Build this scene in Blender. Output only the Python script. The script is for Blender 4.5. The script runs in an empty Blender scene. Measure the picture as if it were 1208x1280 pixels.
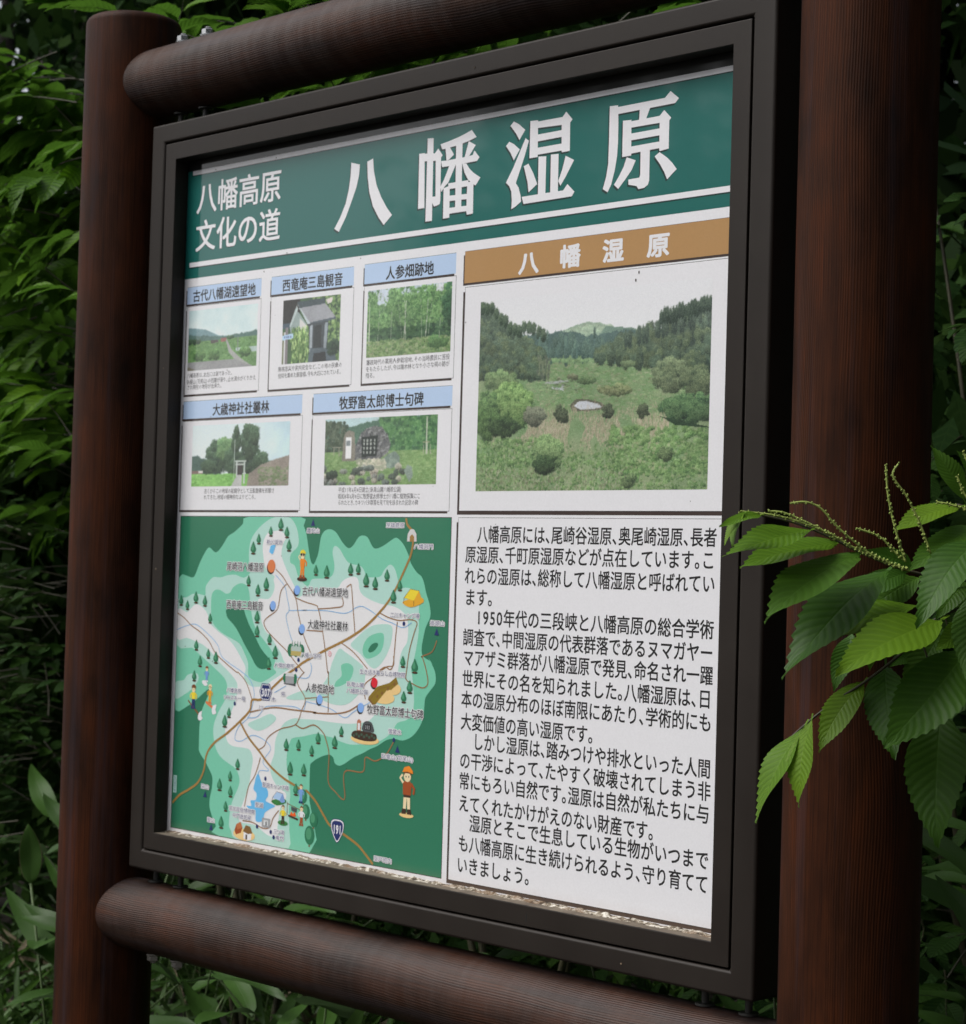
import bpy, math, random
import numpy as np
from mathutils import Vector, Matrix, noise
from mathutils.geometry import tessellate_polygon

SC = bpy.context.scene
COL = SC.collection
ZB = 1.45                       # height of the middle of the notice board above the ground

# ---------------------------------------------------------------- camera, sky, sun, exposure
cam_d = bpy.data.cameras.new('camera')
cam = bpy.data.objects.new('camera', cam_d); COL.objects.link(cam); SC.camera = cam
cam_d.sensor_fit = 'VERTICAL'; cam_d.sensor_height = 24.0
cam_d.lens = 24.0 * 2521.51 / 1280.0
cam_d.clip_start = 0.05; cam_d.clip_end = 2000
RC = np.array([[0.7034175, 0.7101994, 0.0286474], [0.001592, 0.03873, -0.9992484], [-0.7107752, 0.7029344, 0.0261127]])
CAMP = np.array([2.101289, -1.918729, -0.098098])
FPX = 2521.51
M = Matrix.Identity(4)
for i in range(3):
    M[i][0] = RC[0][i]; M[i][1] = -RC[1][i]; M[i][2] = -RC[2][i]; M[i][3] = CAMP[i]
M[2][3] += ZB
cam.matrix_world = M
cam_d.dof.use_dof = True; cam_d.dof.focus_distance = 2.25; cam_d.dof.aperture_fstop = 11.0

world = bpy.data.worlds.new('World'); SC.world = world; world.use_nodes = True
wn = world.node_tree; wn.nodes.clear()
sky = wn.nodes.new('ShaderNodeTexSky'); sky.sky_type = 'NISHITA'; sky.sun_disc = False
SUN_EL, SUN_AZ = math.radians(52), math.radians(215)     # azimuth clockwise from +Y
sky.sun_elevation = SUN_EL; sky.sun_rotation = SUN_AZ
sky.air_density = 1.0; sky.dust_density = 4.0; sky.ozone_density = 1.0
hs = wn.nodes.new('ShaderNodeHueSaturation'); hs.inputs['Saturation'].default_value = 0.3
bg = wn.nodes.new('ShaderNodeBackground'); bg.inputs['Strength'].default_value = 0.12
wo = wn.nodes.new('ShaderNodeOutputWorld')
wn.links.new(sky.outputs[0], hs.inputs['Color']); wn.links.new(hs.outputs[0], bg.inputs['Color'])
wn.links.new(bg.outputs[0], wo.inputs['Surface'])
sd = bpy.data.lights.new('sun', 'SUN'); sd.energy = 1.5; sd.angle = math.radians(40); sd.color = (1, .98, .94)
sun = bpy.data.objects.new('sun', sd); COL.objects.link(sun)
sv = Vector((math.sin(SUN_AZ) * math.cos(SUN_EL), math.cos(SUN_AZ) * math.cos(SUN_EL), math.sin(SUN_EL)))
sun.rotation_euler = sv.to_track_quat('Z', 'Y').to_euler(); sun.location = (0, 0, 12)
SC.view_settings.view_transform = 'Standard'; SC.view_settings.look = 'None'
SC.view_settings.exposure = 0.48; SC.view_settings.gamma = 1.0; SC.view_settings.use_curve_mapping = False
SC.cycles.max_bounces = 6; SC.cycles.transparent_max_bounces = 4
SC.cycles.diffuse_bounces = 3; SC.cycles.glossy_bounces = 3; SC.cycles.transmission_bounces = 3

# ---------------------------------------------------------------- helpers
def lin(c):
    return tuple((x / 255 / 12.92) if x / 255 <= .04045 else ((x / 255 + .055) / 1.055) ** 2.4 for x in c)

def link(o, parent=None):
    COL.objects.link(o)
    if parent is not None: o.parent = parent
    return o

def pydata(name, V, F, mats, parent=None, smooth=False, kind=None, fm=None):
    me = bpy.data.meshes.new(name)
    me.from_pydata([tuple(v) for v in V], [], [tuple(f) for f in F])
    for m in (mats if isinstance(mats, (list, tuple)) else [mats]): me.materials.append(m)
    if fm is not None: me.polygons.foreach_set('material_index', fm)
    if smooth: me.polygons.foreach_set('use_smooth', [True] * len(me.polygons))
    me.update()
    o = bpy.data.objects.new(name, me); link(o, parent)
    if kind: o['kind'] = kind
    return o

def empty(name, loc, label, cat, group=None):
    o = bpy.data.objects.new(name, None); o.location = loc; o.empty_display_size = .1
    COL.objects.link(o); o['label'] = label; o['category'] = cat
    if group: o['group'] = group
    return o

class NT:
    def __init__(s, name):
        s.m = bpy.data.materials.new(name); s.m.use_nodes = True; s.t = s.m.node_tree; s.t.nodes.clear()
        s.out = s.n('ShaderNodeOutputMaterial'); s.p = s.n('ShaderNodeBsdfPrincipled'); s.l(s.p.outputs[0], s.out.inputs['Surface'])
    def n(s, t, **k):
        x = s.t.nodes.new(t)
        for a, b in k.items(): setattr(x, a, b)
        return x
    def l(s, a, b): s.t.links.new(a, b)
    def val(s, sock, v):
        if hasattr(v, 'links') or hasattr(v, 'is_linked'): s.l(v, sock)
        else: sock.default_value = (*v, 1) if isinstance(v, tuple) and len(v) == 3 and sock.type == 'RGBA' else v
    def math(s, op, a, b=0.0, c=None):
        x = s.n('ShaderNodeMath', operation=op); s.val(x.inputs[0], a); s.val(x.inputs[1], b)
        if c is not None: s.val(x.inputs[2], c)
        return x.outputs[0]
    def noise(s, vec, scale, detail=3, rough=.5, dist=0):
        x = s.n('ShaderNodeTexNoise'); s.l(vec, x.inputs['Vector']); x.inputs['Scale'].default_value = scale
        x.inputs['Detail'].default_value = detail; x.inputs['Roughness'].default_value = rough; x.inputs['Distortion'].default_value = dist
        return x.outputs['Fac']
    def mapping(s, vec, scale):
        x = s.n('ShaderNodeMapping'); s.l(vec, x.inputs[0]); x.inputs['Scale'].default_value = scale; return x.outputs[0]
    def ramp(s, f, stops):
        x = s.n('ShaderNodeValToRGB'); s.l(f, x.inputs[0]); e = x.color_ramp.elements
        while len(e) < len(stops): e.new(.5)
        for el, (p, c) in zip(e, stops): el.position = p; el.color = (*c, 1) if len(c) == 3 else c
        return x.outputs[0]
    def mix(s, f, a, b, mode='MIX'):
        x = s.n('ShaderNodeMix', data_type='RGBA', blend_type=mode); s.val(x.inputs[0], f)
        for i, v in ((6, a), (7, b)):
            if isinstance(v, tuple): x.inputs[i].default_value = (*v, 1)
            else: s.l(v, x.inputs[i])
        return x.outputs[2]
    def bump(s, h, strength, dist):
        x = s.n('ShaderNodeBump'); s.l(h, x.inputs['Height']); x.inputs['Strength'].default_value = strength; x.inputs['Distance'].default_value = dist
        s.l(x.outputs[0], s.p.inputs['Normal']); return x
    def set(s, **k):
        for a, b in k.items(): s.val(s.p.inputs[a.replace('_', ' ')], b)

def obj_coord(n): return n.n('ShaderNodeTexCoord').outputs['Object']
def uv_coord(n): return n.n('ShaderNodeTexCoord').outputs['UV']

# ---------------------------------------------------------------- materials
def mat_wood(name, light, dark, red, ringa=.32, spec=.10, mottle=0.0):
    """stained, rotary smoothed log; UV = metres round / metres along"""
    n = NT(name); uv = uv_coord(n)
    sep = n.n('ShaderNodeSeparateXYZ'); n.l(uv, sep.inputs[0])
    warp = n.noise(n.mapping(uv, (9, 1.3, 1)), 1.0, 3, .55)
    warp2 = n.noise(n.mapping(uv, (2, .9, 1)), 2.3, 1, .5)
    x = n.math('ADD', sep.outputs[0], n.math('ADD', n.math('MULTIPLY', warp, .016), n.math('MULTIPLY', warp2, .05)))
    ring = n.math('SINE', n.math('MULTIPLY', x, 2 * math.pi / .0034))
    ring = n.math('MULTIPLY', ring, n.ramp(n.noise(n.mapping(uv, (14, 1.1, 1)), 1.0, 2, .5), [(.38, (.12, .12, .12)), (.62, (1, 1, 1))]))
    fine = n.noise(n.mapping(uv, (340, 7, 1)), 1.0, 3, .65)
    mott = n.noise(n.mapping(uv, (9, 3, 1)), 1.6, 4, .6)
    streak = n.noise(n.mapping(uv, (60, 1.2, 1)), 1.0, 3, .6)
    c = n.ramp(mott, [(.3, dark), (.52, light), (.72, red)])
    c = n.mix(n.math('MULTIPLY', n.math('ADD', n.math('MULTIPLY', ring, .5), .5), ringa), c, dark)
    c = n.mix(n.ramp(fine, [(.42, (0, 0, 0)), (.68, (.6, .6, .6))]), c, dark)
    c = n.mix(n.ramp(streak, [(.52, (0, 0, 0)), (.75, (.55, .55, .55))]), c, dark)
    c = n.mix(n.ramp(n.noise(n.mapping(uv, (24, .7, 1)), 1.0, 4, .65), [(.52, (0, 0, 0)), (.72, (.5, .5, .5))]), c, (.040, .035, .046))
    if mottle: c = n.mix(n.math('MULTIPLY', n.ramp(n.noise(n.mapping(uv, (10, 46, 1)), 1.0, 4, .6), [(.40, (0, 0, 0)), (.68, (1, 1, 1))]), mottle), c, (.085, .070, .066))
    h = n.math('ADD', n.math('MULTIPLY', ring, .5), fine)
    n.bump(h, .34, .0011)
    n.set(Base_Color=c, Roughness=n.math('ADD', n.math('MULTIPLY', mott, .25), .42), Specular_IOR_Level=spec)
    return n.m

def mat_paint():
    n = NT('dark_brown_powder_coat'); oc = obj_coord(n)
    g = n.noise(oc, 900, 2, .6); d = n.noise(oc, 7, 4, .6)
    c = n.mix(n.ramp(d, [(.35, (0, 0, 0)), (.8, (1, 1, 1))]), lin((34, 28, 24)), lin((40, 34, 29)))
    n.set(Base_Color=c, Roughness=n.math('ADD', n.math('MULTIPLY', d, .2), .42), Specular_IOR_Level=.28); n.bump(g, .3, .0004); return n.m

def mat_sill():
    n = NT('dusty_sill'); oc = obj_coord(n)
    f = n.noise(oc, 22, 5, .7); g = n.noise(oc, 300, 3, .7)
    c = n.mix(n.ramp(f, [(.35, (0, 0, 0)), (.65, (1, 1, 1))]), lin((84, 74, 64)), lin((122, 112, 97)))
    c = n.mix(n.math('MULTIPLY', g, .5), c, lin((90, 78, 66)))
    n.set(Base_Color=c, Roughness=.85); n.bump(g, .6, .001); return n.m

def mat_crust():
    n = NT('flaking_white_crust'); oc = obj_coord(n)
    f = n.noise(oc, 120, 4, .75); g = n.noise(oc, 30, 2, .6)
    c = n.ramp(f, [(.40, lin((48, 38, 30))), (.50, lin((130, 118, 100))), (.60, lin((215, 210, 200)))])
    c = n.mix(n.ramp(g, [(.5, (0, 0, 0)), (.66, (.8, .8, .8))]), c, lin((110, 84, 58)))
    n.set(Base_Color=c, Roughness=.9); n.bump(f, .8, .002); return n.m

def mat_print():
    """printed sign film with a clear gloss; the flat inks are the face colours"""
    n = NT('printed_sign_film'); a = n.n('ShaderNodeAttribute', attribute_name='Col'); oc = obj_coord(n)
    g = n.noise(oc, 420, 2, .6)
    c = n.mix(1.0, a.outputs['Color'], n.ramp(g, [(.3, (.98, .98, .98)), (.7, (1.03, 1.03, 1.03))]), 'MULTIPLY')
    low = n.n('ShaderNodeSeparateXYZ'); n.l(oc, low.inputs[0])
    edge = n.math('MULTIPLY', n.ramp(n.math('ADD', low.outputs[2], .54), [(0.0, (1, 1, 1)), (.018, (0, 0, 0))]), n.noise(oc, 35, 4, .7))
    c = n.mix(n.math('MULTIPLY', edge, .3), c, lin((150, 125, 100)))
    n.set(Base_Color=c, Roughness=.55, Specular_IOR_Level=.3, Coat_Weight=.75, Coat_Roughness=.045, Coat_IOR=1.52)
    return n.m

def mat_metal():
    n = NT('stainless_steel'); oc = obj_coord(n)
    n.set(Base_Color=(.45, .45, .45), Metallic=1.0, Roughness=n.math('ADD', n.math('MULTIPLY', n.noise(oc, 200), .2), .12)); return n.m
def mat_dullmetal():
    n = NT('weathered_bolt_steel'); oc = obj_coord(n)
    n.set(Base_Color=(.07, .07, .068), Metallic=.6, Roughness=n.math('ADD', n.math('MULTIPLY', n.noise(oc, 200), .3), .3)); return n.m

def mat_leaf(name, top, young, back, veins=13, rough=.42, vein_amt=.35, trans=.32, var=.5, bump=.5, spec=.22):
    """leaf; UV.x along the blade, UV.y across (0..1, midrib .5)"""
    n = NT(name); uv = uv_coord(n); sep = n.n('ShaderNodeSeparateXYZ'); n.l(uv, sep.inputs[0])
    s = n.math('ABSOLUTE', n.math('MULTIPLY', n.math('SUBTRACT', sep.outputs[1], .5), 2))
    ph = n.math('MULTIPLY', n.math('SUBTRACT', sep.outputs[0], n.math('MULTIPLY', s, .16)), veins * 2 * math.pi)
    wave = n.math('POWER', n.math('ABSOLUTE', n.math('COSINE', n.math('MULTIPLY', ph, .5))), 7)
    mid = n.math('SUBTRACT', 1, n.math('SMOOTH_MIN', n.math('MULTIPLY', s, 14), 1.0, .2))
    mid = n.math('MAXIMUM', mid, 0.0)
    vein = n.math('MAXIMUM', wave, mid)
    oi = n.n('ShaderNodeObjectInfo'); ge = n.n('ShaderNodeNewGeometry')
    rnd = n.math('FRACT', n.math('ADD', oi.outputs['Random'], ge.outputs['Random Per Island']))
    c = n.mix(n.math('POWER', rnd, 1.0 / max(var, .05)), top, young)
    patch = n.noise(obj_coord(n), 9, 3, .6)
    c = n.mix(n.math('MULTIPLY', patch, .35), c, tuple(x * .55 for x in top))
    c2 = n.mix(n.math('MULTIPLY', vein, vein_amt), c, tuple(min(1, x * 1.9 + .015) for x in young))
    c2 = n.mix(ge.outputs['Backfacing'], c2, back)
    bh = n.math('ADD', n.math('MULTIPLY', n.math('COSINE', ph), -.5), n.math('MULTIPLY', mid, -1.5))
    b = n.bump(bh, bump, .0015)
    n.set(Base_Color=c2, Roughness=rough, Specular_IOR_Level=spec)
    t = n.n('ShaderNodeBsdfTranslucent'); n.l(c2, t.inputs[0]); n.l(b.outputs[0], t.inputs['Normal'])
    mx = n.n('ShaderNodeMixShader'); mx.inputs[0].default_value = trans
    n.l(n.p.outputs[0], mx.inputs[1]); n.l(t.outputs[0], mx.inputs[2]); n.l(mx.outputs[0], n.out.inputs['Surface'])
    return n.m

def mat_plain(name, c1, c2, scale=20, rough=.8, bump=.4, bd=.003):
    n = NT(name); oc = obj_coord(n); f = n.noise(oc, scale, 5, .65)
    n.set(Base_Color=n.ramp(f, [(.3, c1), (.7, c2)]), Roughness=rough); n.bump(f, bump, bd); return n.m

WOOD_P = mat_wood('stained_log', (.054, .0165, .0060), (.013, .0050, .0028), (.088, .0220, .0058))
WOOD_R = mat_wood('stained_rail_log', (.048, .0190, .0105), (.010, .0046, .0032), (.070, .0220, .0085), .32, .22, .30)
WOOD_L = mat_wood('stained_lower_rail_log', (.050, .0185, .0095), (.010, .0046, .0032), (.078, .0225, .0075), .36, .34, .16)
PAINT = mat_paint(); SILL = mat_sill(); CRUST = mat_crust(); PRINT = mat_print(); STEEL = mat_metal(); DULL = mat_dullmetal()
BLACKGAP = mat_plain('scratch_black', (.01, .01, .01), (.02, .02, .02))  # near-black fill of the long scratches on the inner frame
L_CHEST = mat_leaf('chestnut_leaf', (.040, .115, .010), (.066, .155, .012), (.07, .14, .03), 15, .45, .12, .36, .6, .20, .25)
L_YOUNG = mat_leaf('young_chestnut_leaf', (.090, .200, .010), (.15, .27, .016), (.12, .20, .04), 15, .45, .12, .38, .6, .22)
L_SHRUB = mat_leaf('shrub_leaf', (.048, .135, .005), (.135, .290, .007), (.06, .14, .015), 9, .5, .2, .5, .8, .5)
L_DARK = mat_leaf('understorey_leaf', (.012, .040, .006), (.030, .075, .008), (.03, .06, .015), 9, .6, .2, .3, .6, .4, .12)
L_SASA = mat_leaf('bamboo_grass_leaf', (.030, .066, .016), (.050, .120, .018), (.05, .085, .035), 0, .45, .1, .28, .6, .2)
L_GRASS = mat_leaf('grass_blade', (.028, .075, .010), (.05, .12, .012), (.04, .08, .02), 0, .4, .1, .35, .6, .1)
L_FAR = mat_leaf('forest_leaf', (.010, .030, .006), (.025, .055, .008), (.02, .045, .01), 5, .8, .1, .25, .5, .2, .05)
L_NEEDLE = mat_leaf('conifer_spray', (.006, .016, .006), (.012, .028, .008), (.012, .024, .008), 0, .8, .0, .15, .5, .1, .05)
BARK = mat_plain('rough_bark', (.012, .010, .008), (.05, .04, .032), 12, .9, .9, .03)
TWIG = mat_plain('green_brown_twig', (.018, .016, .008), (.045, .042, .014), 60, .6, .3, .001)
CATK = mat_plain('catkin_buds', (.17, .24, .04), (.30, .36, .08), 300, .7, .6, .001)
STEMG = mat_plain('green_stem', (.05, .09, .025), (.08, .13, .035), 60, .6, .3, .001)
SOIL = mat_plain('forest_floor', (.010, .009, .006), (.035, .028, .018), 3, .95, .8, .03)
DRY = mat_plain('dry_straw', (.07, .055, .03), (.16, .13, .07), 60, .8, .3, .001)
YELLOW = mat_plain('yellow_petal', (.45, .35, .02), (.6, .5, .05), 60, .6, .2, .001)

# ---------------------------------------------------------------- structure: ground
def build_ground():
    N = 120; xs = np.concatenate([np.linspace(-400, -14, 12), np.linspace(-13, 13, N), np.linspace(14, 400, 12)])
    V = []; n = len(xs)
    for y in xs:
        for x in xs:
            r = math.hypot(x, y)
            h = .05 * noise.noise(Vector((x * .8, y * .8, 0))) + .018 * noise.noise(Vector((x * 3.5, y * 3.5, 4))) if r < 60 else 0
            if math.hypot(abs(x) - .746, y - .034) < .5: h *= .2
            V.append((x, y, h - ZB))
    F = [(j * n + i, j * n + i + 1, (j + 1) * n + i + 1, (j + 1) * n + i) for j in range(n - 1) for i in range(n - 1)]
    pydata('ground', V, F, SOIL, smooth=True, kind='structure')
build_ground()

# ---------------------------------------------------------------- notice board: timber
board = empty('notice_board', (0, 0, -ZB), 'roofless dark brown log notice board with a metal framed colour information panel', 'notice board')

def bpart(o):            # geometry is in board coordinates
    o.parent = board; o.location = (0, 0, ZB); return o

def log_mesh(name, length, r, mat, cap_bevel, seg=96, rings=24, seed=0, dome=.006):
    """upright log from z=0 to length, UV in metres, rounded top"""
    V = []; UV = []; F = []
    prof = [(r, length * k / rings * (1 - cap_bevel / length)) for k in range(rings + 1)]
    for k in range(1, 6):
        a = k / 5 * math.pi / 2; prof.append((r - cap_bevel * (1 - math.cos(a)), length - cap_bevel + cap_bevel * math.sin(a)))
    for k in range(1, 5): prof.append(((r - cap_bevel) * (1 - k / 5), length + dome * (1 - (1 - k / 5) ** 2)))
    m = seg + 1
    for (rr, z) in prof:
        for s in range(m):
            a = 2 * math.pi * s / seg
            q = rr * (1 + .006 * noise.noise(Vector((math.cos(a) * 1.2, math.sin(a) * 1.2, z * .8 + seed * 7))) )
            V.append((q * math.cos(a), q * math.sin(a), z)); UV.append((a * r, z + seed))
    for j in range(len(prof) - 1):
        for s in range(seg): F.append((j * m + s, j * m + s + 1, (j + 1) * m + s + 1, (j + 1) * m + s))
    F.append(tuple((len(prof) - 1) * m + s for s in range(seg)))
    me = bpy.data.meshes.new(name); me.from_pydata(V, [], F); me.materials.append(mat)
    uvl = me.uv_layers.new(name='UVMap'); idx = np.zeros(len(me.loops), int); me.loops.foreach_get('vertex_index', idx)
    uvl.data.foreach_set('uv', np.array(UV)[idx].ravel())
    me.polygons.foreach_set('use_smooth', [True] * len(me.polygons)); me.update()
    return me

PX, PYY, PR = .7465, .034, .0802
RIM = .806
for sgn, seed in ((-1, 0), (1, 5)):
    o = bpy.data.objects.new('post', log_mesh('post', RIM + ZB + .1, PR, WOOD_P, .014, seed=seed)); COL.objects.link(o)
    o.parent = board; o.location = (sgn * PX, PYY, -.1); o.rotation_euler.z = 2.1 + seed
RZ, RR = .6865, .0575
rails = []
for sgn, seed in ((1, 2), (-1, 9)):
    me = log_mesh('rail', 2 * PX - .04, RR, WOOD_R if sgn > 0 else WOOD_L, .002, seg=96, rings=60, seed=seed, dome=0)
    o = bpy.data.objects.new('rail', me); COL.objects.link(o); o.parent = board
    o.matrix_local = Matrix.Translation((-PX + .02, PYY, ZB + sgn * RZ)) @ Matrix.Rotation(math.pi / 2, 4, 'Y') @ Matrix.Rotation(1.2, 4, 'Z')
    rails.append(o)

def bolt(sgn, x):
    V = []; F = []
    def cyl(r, z0, z1, n=16, bev=0):
        b = len(V)
        zs = [(r - bev, z0), (r, z0 + bev), (r, z1 - bev), (r - bev, z1)] if bev else [(r, z0), (r, z1)]
        for rr, z in zs:
            for s in range(n): V.append((rr * math.cos(2 * math.pi * s / n), rr * math.sin(2 * math.pi * s / n), z))
        for j in range(len(zs) - 1):
            for s in range(n): F.append((b + j * n + s, b + j * n + (s + 1) % n, b + (j + 1) * n + (s + 1) % n, b + (j + 1) * n + s))
        F.append(tuple(b + s for s in range(n))[::-1]); F.append(tuple(b + (len(zs) - 1) * n + s for s in range(n)))
    # along +z outwards from the frame
    cyl(.0048, -.034, .13)                       # threaded rod through the rail
    cyl(.010, -.0275, -.0255, 20, .0005); cyl(.0085, -.0255, -.018, 6, .0008)     # nut on the frame
    cyl(.0125, -.003, 0.0, 20, .0005)            # washer under the rail
    cyl(.0135, .1145, .1180, 24, .0006); cyl(.0105, .1180, .1275, 6, .0010); cyl(.006, .1275, .131, 12, .001)
    me = bpy.data.meshes.new('bolt'); me.from_pydata(V, [], F); me.materials.append(DULL); me.materials.append(STEEL)
    for p_ in me.polygons: p_.material_index = 1 if p_.center.z > .113 else 0
    o = bpy.data.objects.new('bolt', me); COL.objects.link(o)
    o.parent = rails[0 if sgn > 0 else 1]
    return o, Matrix.Translation((x, PYY, ZB + sgn * (RZ - RR) )) @ (Matrix.Identity(4) if sgn > 0 else Matrix.Rotation(math.pi, 4, 'X'))
bolts = []
for sgn in (1, -1):
    for x in (-.605, -.538, .538, .605): bolts.append(bolt(sgn, x))

# ---------------------------------------------------------------- notice board: metal case
def ring_mesh(name, x0, z0, x1, z1, y0, y1, mat, bev, segs=3):
    """rectangular ring: outer half sizes x1,z1, inner x0,z0, from y0 (front) to y1"""
    V = []
    for (x, z) in ((x1, z1), (x0, z0)):
        for y in (y0, y1):
            for sx, sz in ((-1, -1), (1, -1), (1, 1), (-1, 1)): V.append((sx * x, y, sz * z))
    F = []
    for k in range(4):
        l = (k + 1) % 4
        F += [(k, l, 8 + l, 8 + k), (4 + l, 4 + k, 12 + k, 12 + l), (l, k, 4 + k, 4 + l), (8 + k, 8 + l, 12 + l, 12 + k)]
    o = pydata(name, V, F, mat); bpart(o)
    b = o.modifiers.new('bevel', 'BEVEL'); b.width = bev; b.segments = segs; b.limit_method = 'ANGLE'; b.harden_normals = False
    for p in o.data.polygons: p.use_smooth = True
    w = o.modifiers.new('wn', 'WEIGHTED_NORMAL'); w.keep_sharp = True
    return o
GX, GZ = .600, .573
ring_mesh('outer_frame', GX, GZ, GX + .0362, GZ + .0322, 0.0, .075, PAINT, .0045)
ring_mesh('inner_frame', .5698, .5432, GX - .0022, GZ - .0022, .0012, .0262, PAINT, .0012, 2)
# backing plate closing the case
def box(name, x0, x1, y0, y1, z0, z1, mat, parent=None, bev=0):
    V = [(x, y, z) for x in (x0, x1) for y in (y0, y1) for z in (z0, z1)]
    F = [(0, 1, 3, 2), (4, 6, 7, 5), (0, 4, 5, 1), (2, 3, 7, 6), (0, 2, 6, 4), (1, 5, 7, 3)]
    o = pydata(name, V, F, mat, parent)
    if bev:
        b = o.modifiers.new('bevel', 'BEVEL'); b.width = bev; b.segments = 2
    return o
bpart(box('backing_plate', -.5995, .5995, .034, .066, -.5725, .5725, PAINT))
# dusty sill and the crust that has gathered along the foot of the panel
def build_sill():
    rnd = random.Random(4); n = 420; m = 14; V = []; F = []
    for i in range(n + 1):
        x = -.5695 + 1.139 * i / n
        for j in range(m + 1):
            y = .0016 + (.0276 - .0016) * j / m
            t = j / m
            h = .0002 + .0009 * noise.fractal(Vector((x * 40, y * 90, 0)), 1, 2, 4) ** 2
            rise = max(0, (t - .62) / .38)
            h += rise * (.0014 + .0046 * (.55 + .45 * (x + .57)) * max(0, noise.fractal(Vector((x * 55, 3, y * 60)), 1, 2, 5) * .7 + .35))
            V.append((x, y, -.5431 + h))
    for i in range(n):
        for j in range(m): F.append((i * (m + 1) + j, (i + 1) * (m + 1) + j, (i + 1) * (m + 1) + j + 1, i * (m + 1) + j + 1))
    fm = [1 if (k % m) >= 9 + (noise.noise(Vector((k // m * .12, 1, 1))) > .1) else 0 for k in range(len(F))]
    o = pydata('sill_dirt', V, F, [SILL, CRUST], smooth=True, kind='stuff', fm=fm); bpart(o)
build_sill()

for x, z, w_, h_ in ((.262, -.5590, .0006, .0055), (-.5825, -.497, .0007, .006), (-.585, .205, .0011, .0011), (-.588, -.12, .0009, .0014), (.12, .585, .0012, .0010), (.43, -.592, .0012, .0009)):
    bpart(box('paint_chip', x - w_, x + w_, -.0006 if abs(z) > .574 or abs(x) > .6 else .0009, .003, z - h_, z + h_, CRUST if h_ < .002 else BLACKGAP))
# ---------------------------------------------------------------- the printed panel (all sizes in millimetres on the panel)
PANEL_Y = .0277
K = 1.17
def ink(r, g, b): return tuple(min(.86, max(.003, v * K)) for v in lin((r, g, b)))
WHITE = ink(216, 216, 220)
INKS = dict(D=ink(40, 112, 84), M=ink(112, 188, 160), P=ink(168, 206, 196), W=ink(216, 216, 218), L=ink(98, 175, 222),
            T=ink(150, 116, 60), N=ink(140, 104, 66), B=ink(120, 170, 212), K=ink(24, 26, 30), n=ink(70, 70, 116),
            teal=ink(6, 92, 86), blue=ink(172, 194, 228), brown=ink(166, 128, 82), shadow=ink(58, 46, 42), white=WHITE,
            black=ink(30, 29, 30), tree=ink(38, 110, 78), tree2=ink(70, 140, 104), trunk=ink(120, 80, 46), navy=ink(28, 42, 98), orange=ink(205, 118, 70),
            mblue=ink(125, 165, 222), red=ink(205, 36, 52), yellow=ink(228, 200, 50), gold=ink(214, 158, 40), skin=ink(235, 205, 165), hair=ink(112, 66, 30),
            sand=ink(222, 190, 130), olive=ink(130, 108, 30), grey=ink(150, 152, 155), dgrey=ink(72, 76, 78), suit=ink(222, 128, 34), jean=ink(110, 150, 205),
            rust=ink(150, 72, 30), dkbrown=ink(58, 40, 28), green=ink(52, 120, 60), pond=ink(90, 150, 210), thatch=ink(122, 88, 44), fire=ink(230, 90, 30), eye=ink(40, 40, 60))

class Print:
    """collects flat ink shapes into one mesh, layer above layer"""
    def __init__(s): s.V = []; s.F = []; s.C = []
    def poly(s, pts, c, k):
        c = INKS[c] if isinstance(c, str) else c
        b = len(s.V); y = PANEL_Y - .00005 * k
        P = [Vector((p[0], p[1], 0)) for p in pts]
        for p in P: s.V.append((p.x / 1000, y, p.y / 1000))
        for t in tessellate_polygon([P]):
            a, bb, cc = (P[i] for i in t)
            ar = (bb.x - a.x) * (cc.y - a.y) - (bb.y - a.y) * (cc.x - a.x)
            if abs(ar) < 1e-9: continue
            t = t if ar > 0 else t[::-1]
            s.F.append(tuple(b + i for i in t)); s.C.append(c)
    def rect(s, x0, y0, x1, y1, c, k): s.poly([(x0, y0), (x1, y0), (x1, y1), (x0, y1)], c, k)
    def ell(s, x, y, rx, ry, c, k, n=24, a0=0): s.poly([(x + rx * math.cos(a0 + 2 * math.pi * i / n), y + ry * math.sin(a0 + 2 * math.pi * i / n)) for i in range(n)], c, k)
    def line(s, pts, w, c, k):
        c = INKS[c] if isinstance(c, str) else c
        y = PANEL_Y - .00005 * k; n = len(pts); b = len(s.V)
        for i, p in enumerate(pts):
            q0 = pts[max(0, i - 1)]; q1 = pts[min(n - 1, i + 1)]
            dx, dy = q1[0] - q0[0], q1[1] - q0[1]; L = math.hypot(dx, dy) or 1
            nx, ny = -dy / L * w / 2, dx / L * w / 2
            s.V += [((p[0] + nx) / 1000, y, (p[1] + ny) / 1000), ((p[0] - nx) / 1000, y, (p[1] - ny) / 1000)]
        for i in range(n - 1): s.F.append((b + 2 * i, b + 2 * i + 1, b + 2 * i + 3, b + 2 * i + 2)); s.C.append(c)
    def frame(s, x0, y0, x1, y1, w, c, k):
        s.rect(x0 - w, y0 - w, x1 + w, y0, c, k); s.rect(x0 - w, y1, x1 + w, y1 + w, c, k); s.rect(x0 - w, y0, x0, y1, c, k); s.rect(x1, y0, x1 + w, y1, c, k)
    def glyphs(s, V2, F, c, k):
        c = INKS[c] if isinstance(c, str) else c
        b = len(s.V); y = PANEL_Y - .00005 * k
        s.V += [(p[0] / 1000, y, p[1] / 1000) for p in V2]; s.F += [tuple(b + i for i in f) for f in F]; s.C += [c] * len(F)
    def build(s, name, parent):
        o = pydata(name, s.V, s.F, PRINT)
        me = o.data; ca = me.color_attributes.new('Col', 'FLOAT_COLOR', 'CORNER')
        arr = np.ones((len(me.loops), 4), np.float32); tot = np.array([len(f) for f in s.F])
        arr[:, :3] = np.repeat(np.array(s.C, np.float32), tot, axis=0)
        ca.data.foreach_set('color', arr.ravel()); o.parent = parent
        return o

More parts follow.
